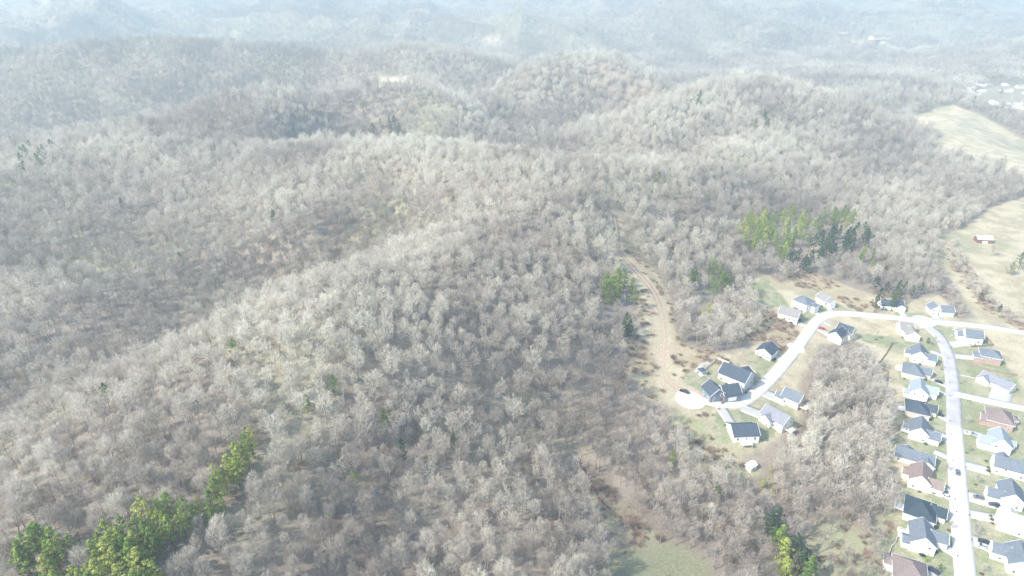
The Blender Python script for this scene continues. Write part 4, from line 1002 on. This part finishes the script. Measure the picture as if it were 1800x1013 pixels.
# garden pavilion and walled patio behind the joined houses
x, y = foot(1233, 652, 2); g = bpy.data.objects.new('gazebo', None); COL.objects.link(g); g.location = (x, y, float(H(x, y))); g.rotation_euler = (0, 0, R(20)); tag(g, 'small navy roofed gazebo behind the lower navy roofed house', 'gazebo')
a, b, c = MB(), MB(), MB(); hip_parts(MB(), b, c, 0, 0, 4.2, 4.2, 2.5, .6, .3); rf = b.build('roof', ROOFS['navy'], g); c.build('roof_trim', M_trim, rf); mb = MB(); mb.box(-2.3, 2.3, -2.3, 2.3, -.6, .18); mb.build('floor', M_wdeck, g)
for sx in (-1, 1):
    for sy in (-1, 1): mb = MB(); mb.box(sx * 1.95 - .12, sx * 1.95 + .12, sy * 1.95 - .12, sy * 1.95 + .12, .18, 2.55); mb.build('post', M_trim, g)

# ------------------------------------------------------------------ fences
ME_POST = box_mesh('post', .14, .14, 1.9, M_trim); ME_POSTD = box_mesh('post', .14, .14, 1.9, M_wood)
def fence(pts, white, label, hh=1.3, loop=False):
    p = poly(pts); c = p.mean(0); r = bpy.data.objects.new('fence', None); COL.objects.link(r); z0 = float(H(c[0], c[1])); r.location = (c[0], c[1], z0); tag(r, label, 'fence')
    mb = MB(); m = M_trim if white else M_wood; n = len(p)
    for i in range(n if loop else n - 1):
        a, b = p[i], p[(i + 1) % n]; L = np.hypot(*(b - a)); k = max(1, int(L / 3.0))
        for j in range(k):
            q0 = a + (b - a) * j / k; q1 = a + (b - a) * (j + 1) / k; zz0 = float(H(*q0)) - z0; zz1 = float(H(*q1)) - z0; d = (b - a) / L; nn2 = np.array([-d[1], d[0]]) * .03
            for lo, hi in ((.15, hh),) if white else ((.1, hh),):
                v = []
                for q, zz in ((q0, zz0), (q1, zz1)):
                    for s in (-1, 1): v += [(q[0] + nn2[0] * s - c[0], q[1] + nn2[1] * s - c[1], zz + lo), (q[0] + nn2[0] * s - c[0], q[1] + nn2[1] * s - c[1], zz + hi)]
                mb.add(v, [(0, 1, 5, 4), (2, 6, 7, 3), (1, 3, 7, 5), (0, 4, 6, 2)])
            link('post', ME_POST if white else ME_POSTD, r, (q0[0] - c[0], q0[1] - c[1], zz0 + .45), (0, 0, math.atan2(d[1], d[0])))
    mb.build('panel', m, r); return r
fence([(1568, 605), (1558, 622), (1541, 646), (1560, 654), (1558, 680)], False, 'dark fence round the back yards of the upper left houses')
fence([(1572, 771), (1562, 776), (1561, 798), (1576, 811)], True, 'low white fence behind the long low house')
fence([(1580, 930), (1574, 955), (1567, 962), (1558, 988), (1549, 1013)], True, 'white fence between the grove and the bottom left yards')
fence([(1723, 583), (1746, 608), (1706, 611)], False, 'dark fence round the yard of the small house by the junction')
fence([(1690, 637), (1728, 649), (1765, 658), (1788, 661)], False, 'dark fence between the brick house and the lilac roofed house')
fence([(1237, 652), (1261, 633), (1281, 641)], True, 'white wall like fence around the patio of the joined houses', 1.8)
fence([(1312, 510), (1330, 518), (1352, 527)], False, 'dark fence across the upper lawn left of the bend')

# ------------------------------------------------------------------ cars
PAINTS = {}
def paint(name, c): 
    if name not in PAINTS: PAINTS[name] = mat(name + '_paint', c, .3, .5, .03)
    return PAINTS[name]
ME_WH = MB().tube((0, -.12, 0), (0, .12, 0), .34, .34, 14).mesh('tyre', [M_tyre]); ME_RM = MB().tube((0, -.135, 0), (0, .135, 0), .2, .2, 10).mesh('rim', [M_rim])
CARM = {}
def car_mesh(kind):
    if kind in CARM: return CARM[kind]
    L, W = (5.4, 1.95) if kind == 'pickup' else (4.7, 1.84)
    body = MB(); gl = MB()
    prof = [(-L / 2, .35), (-L / 2, .95), (-L / 2 + .25, 1.02), (L / 2 - 1.1, 1.0), (L / 2 - .15, .82), (L / 2, .6), (L / 2, .35)]
    def ext(mb, prof, w0, w1=None):
        n = len(prof); zmin = min(b for a, b in prof); zmax = max(b for a, b in prof); w1 = w1 or w0
        ww = lambda b: w0 + (w1 - w0) * (b - zmin) / (zmax - zmin)
        v = [(a, -ww(b) / 2, b) for a, b in prof] + [(a, ww(b) / 2, b) for a, b in prof]
        mb.add(v, [tuple(range(n)), tuple(range(2 * n - 1, n - 1, -1))] + [((k + 1) % n, k, n + k, n + (k + 1) % n) for k in range(n)])
    ext(body, prof, W, W * .96)
    if kind == 'pickup':
        ext(gl, [(-.75, .98), (-.55, 1.62), (.95, 1.64), (1.75, .98)], W * .93, W * .78); body.box(-.52, .93, -W * .38, W * .38, 1.645, 1.70)
        bed = MB(); bed.box(-L / 2 + .12, -.85, -W / 2 + .15, W / 2 - .15, 1.03, 1.05); bedm = bed.mesh('bed', [M_tyre])
    else:
        top = 1.68 if kind == 'suv' else 1.42; rear = -L / 2 + (.12 if kind == 'suv' else .7)
        ext(gl, [(rear, .99), (rear + .35, top - .06), (.55, top - .03), (1.35, .99)], W * .93, W * .76); body.box(rear + .4, .5, -W * .37, W * .37, top - .028, top + .03); bedm = None
    lt = MB(); lt.box(-.03, .03, -.2, .2, -.08, .08)
    CARM[kind] = (L, W, body, gl, bedm); return CARM[kind]
ME_HL = box_mesh('headlight', .07, .38, .15, M_lamp); ME_TL = box_mesh('tail_light', .06, .3, .18, M_red)
CARB = {}
def car(px, py, yaw_to, kind, pname, col, label):
    X, Y, Z = hit(px, py); X2, Y2, _ = hit(*yaw_to); x, y, z = float(X[0]), float(Y[0]), float(Z[0]); L, W, body, gl, bed = car_mesh(kind)
    r = bpy.data.objects.new('pickup_truck' if kind == 'pickup' else 'parked_car', None); COL.objects.link(r); r.location = (x, y, z + .15); r.rotation_euler = (0, 0, math.atan2(Y2[0] - y, X2[0] - x)); tag(r, label, 'truck' if kind == 'pickup' else 'car')
    if (kind, pname) not in CARB: CARB[kind, pname] = (body.mesh('body', [paint(pname, col)]), gl.mesh('windows', [M_glass]))
    b, g_ = CARB[kind, pname]; link('body', b, r); link('window_glass', g_, r)
    if bed: link('truck_bed', bed, r)
    for sx in (-L * .31, L * .31):
        for sy in (-1, 1): w_ = link('wheel', ME_WH, r, (sx, sy * (W / 2 - .08), .34)); link('rim', ME_RM, w_)
    for sy in (-1, 1): link('headlight', ME_HL, r, (L / 2 - .02, sy * W * .34, .68)); link('tail_light', ME_TL, r, (-L / 2 - .01, sy * W * .38, .8))
K = (.02, .022, .025); Wt = (.75, .75, .74); Sv = (.38, .42, .46)
for a in [(1203, 690, (1230, 700), 'pickup', 'black', K, 'black pickup parked at the edge of the turning circle'), (1683, 832, (1682, 810), 'car', 'grey', (.12, .13, .15), 'dark grey car driving up the middle of the long street'),
          (1402, 563, (1420, 571), 'car', 'black', K, 'black car in the driveway of the bright white taupe roofed house'), (1444, 579, (1425, 574), 'car', 'red', (.35, .06, .05), 'red car in the driveway inside the bend'),
          (1657, 861, (1680, 866), 'pickup', 'white', Wt, 'white pickup in the driveway above the dark teal roofed house'), (1646, 869, (1665, 874), 'car', 'brown', (.16, .09, .07), 'brown car parked behind the white car above the teal roof'),
          (1664, 875, (1684, 880), 'car', 'white', Wt, 'white car near the street in the driveway above the teal roof'), (1720, 876, (1700, 872), 'car', 'grey', (.12, .13, .15), 'dark grey car nearer the street of the two right hand driveway cars'),
          (1747, 889, (1725, 884), 'suv', 'navy', (.03, .04, .08), 'navy car close to the garage of the right hand white house'), (1729, 954, (1705, 947), 'car', 'black', K, 'black car beside the silver car in the bottom right driveway'),
          (1727, 962, (1703, 955), 'car', 'silver', Sv, 'silver car beside the black car in the bottom right driveway'), (1754, 977, (1735, 972), 'suv', 'red', (.35, .06, .05), 'dark red car by the garage of the bottom right house'),
          (1650, 673, (1668, 679), 'car', 'black', K, 'black car in the driveway opposite the side street'), (1651, 730, (1668, 737), 'car', 'black', K, 'black car in the driveway of the navy roofed beige house'),
          (1640, 727, (1655, 731), 'suv', 'grey', (.12, .13, .15), 'dark grey car behind the black car at the navy roofed beige house'), (1712, 765, (1690, 761), 'car', 'silver', Sv, 'silver car in the driveway of the pale blue house'),
          (1680, 582, (1695, 586), 'suv', 'white', Wt, 'white car beside the parking pad of the small house by the junction'), (1679, 592, (1695, 594), 'car', 'silver', Sv, 'silver car at the lower corner of the parking pad by the junction'),
          (1641, 1006, (1660, 1018), 'suv', 'navy', (.03, .04, .08), 'navy car beside the mauve roofed house at the bottom edge')]: car(*a)

# ------------------------------------------------------------------ small yard things
def mailbox(px, py, label):
    X, Y, Z = hit(px, py); r = bpy.data.objects.new('mailbox', None); COL.objects.link(r); r.location = (X[0], Y[0], Z[0]); tag(r, label, 'mailbox', 'mailboxes along the long street'); link('post', ME_MBP, r, (0, 0, .5)); link('box', ME_MBB, r, (0, 0, 1.12))
ME_MBP = box_mesh('post', .12, .12, 1.1, M_wood); mb = MB(); mb.box(-.28, .28, -.12, .12, -.12, .06); mb.tube((-.28, 0, .05), (.28, 0, .05), .12, .12, 10); ME_MBB = mb.mesh('box', [paint('black', K)])
for q in [(1666, 632), (1669, 675), (1669, 698), (1669, 742), (1672, 766), (1674, 812), (1678, 880), (1680, 902), (1682, 980), (1699, 762), (1697, 824), (1701, 866), (1703, 908), (1707, 951), (1686, 660), (1684, 632)]:
    mailbox(*q, 'black mailbox on a post at the kerb of the long street')
YT = [(1661, 822, .40, 'left of the street opposite the white dormer house'), (1660, 905, .34, 'in the lawn below the teal roofed drive'), (1668, 925, .36, 'in the lawn beside the white gabled house with decks'), (1655, 645, .32, 'in the front lawn of the beige hip roofed house'),
      (1700, 790, .34, 'in the lawn of the pale blue house'), (1715, 845, .36, 'in the lawn between the two right hand drives'), (1712, 935, .38, 'in the lawn below the light greige house'), (1726, 1000, .4, 'in the bottom right lawn'), (1700, 740, .34, 'beside the mauve hip roofed brick house'),
      (1690, 670, .3, 'in the lawn of the lilac roofed house'), (1640, 600, .34, 'in the lawn at the inner corner of the junction'), (1540, 590, .5, 'in the rough lawn between the bend and the junction'), (1560, 600, .5, 'right of the other tree between the bend and the junction'), (1490, 538, .4, 'above the upper street near the bend'),
      (1330, 664, .3, 'beside the joined navy roofed houses'), (1742, 443, .7, 'alone in the pasture below the red barn'), (1775, 478, .7, 'beside the round yellowish tree in the pasture'), (1250, 700, .3, 'on the lawn above the turning circle road')]
random.seed(8)
for px, py, s_, wh in YT:
    x, y = foot(px, py, 6 * s_); r = bpy.data.objects.new('yard_tree', None); COL.objects.link(r); r.location = (x, y, float(H(x, y))); r.scale = (s_,) * 3; r.rotation_euler = (0, 0, random.uniform(0, 6)); tag(r, 'young leafless tree ' + wh, 'tree')
    v = random.randrange(7); c = link('crown', NEAR[v][0], r); c['tint'] = random.uniform(.1, .5); t_ = link('trunk', NEAR[v][1], r); t_['tint'] = .3
    if 'lawn' in wh: disc_ = MB(); disc_.tube((0, 0, -.3), (0, 0, .08 / s_), 2.6, 2.3, 14); disc_.build('mulch_bed', M_mulch, r)

# ------------------------------------------------------------------ loose things on the cleared spur and rough scrub
for k, (px, py) in enumerate([(1100, 478), (1106, 481), (1098, 482), (1104, 476)]):
    X, Y, Z = hit(px, py); mb = MB(); mb.tube((-2.6, 0, 0), (2.6, .2, .1), .28, .2, 8); o = mb.build('felled_log', M_bark, None, loc=(X[0], Y[0], Z[0] + .3), rot=(0, 0, [.1, .5, -.3, .8][k])); o['tint'] = .95
    tag(o, 'pale felled log in the pile beside the upper dirt trail', 'log', 'felled logs beside the trail')
M_scrub = tree_mat('scrub_twigs', [(0, (.16, .12, .10)), (.5, (.36, .27, .22)), (1, (.50, .46, .34))])
def scrub_mesh(seed):
    rng = np.random.default_rng(seed); n = 150; p = rng.normal(size=(n, 3)) * [.7, .7, .1]; p[:, 2] = np.abs(p[:, 2]); d = p * [1, 1, 0] * .5 + rng.normal(size=(n, 3)) * .35 + [0, 0, 1]; d /= np.linalg.norm(d, axis=1)[:, None]
    return blades(rng, p, d, rng.uniform(.8, 2.0, n), .13)
SCR = [bpy.data.objects.new('scrub_shape', np_mesh('scrub_shape', *scrub_mesh(950 + i), [M_scrub])) for i in range(3)]
rg3 = np.random.default_rng(21); X = rg3.uniform(-60, 480, 60000); Y = rg3.uniform(110, 560, 60000); d = road_clear(X, Y)
den = np.zeros(X.shape)
for pg in ROUGH: den = np.where(inpoly(X, Y, pg), .55, den)
for nm, v in (('gully', .5), ('southlot', .22), ('lot', .3), ('bottom', .02)): den = np.where(inpoly(X, Y, CL[nm]), v, den)
d2 = polydist(X, Y, c_trail); den = np.where((d2 > 4.5) & (d2 < 22) & inpoly(X, Y, CL['town']), .3, den); den = np.where((polydist(X, Y, BELT) < 8) | (polydist(X, Y, BELT2) < 5), .55, den)
for pg in YARDS: den = np.where(inpoly(X, Y, pg), 0, den)
kk = (rg3.random(X.shape) < den * (.2 + 1.2 * sstep(.42, .62, fbm(X / 14, Y / 14, 61, 3)))) & ((d > -3) | (polydist(X, Y, BELT) < 8)); X, Y = X[kk], Y[kk]
sb = scatter('scrub', X, Y, H(X, Y), rg3.uniform(.5, 1.25, len(X)), rg3.integers(0, 3, len(X)), np.clip(rg3.normal(.5, .25, len(X)), 0, 1), SCR, rot=rg3.uniform(0, 6.28, len(X)))
tag(sb, 'low brown scrub and brambles on the rough ground round the gully, trail and creek', None, None, 'stuff')

# ------------------------------------------------------------------ haze
hz = bpy.data.materials.new('haze'); hz.use_nodes = True; t = hz.node_tree; t.nodes.clear()
pv = t.nodes.new('ShaderNodeVolumePrincipled'); pv.inputs['Color'].default_value = (.60, .74, .795, 1); pv.inputs['Density'].default_value = HAZE; pv.inputs['Anisotropy'].default_value = .2
ho = t.nodes.new('ShaderNodeOutputMaterial'); t.links.new(pv.outputs[0], ho.inputs['Volume'])
mb = MB(); mb.box(-15000, 15000, -3000, 15000, -120, 420)
tag(mb.build('haze', hz), 'pale blue haze lying over the far hills', None, None, 'stuff')
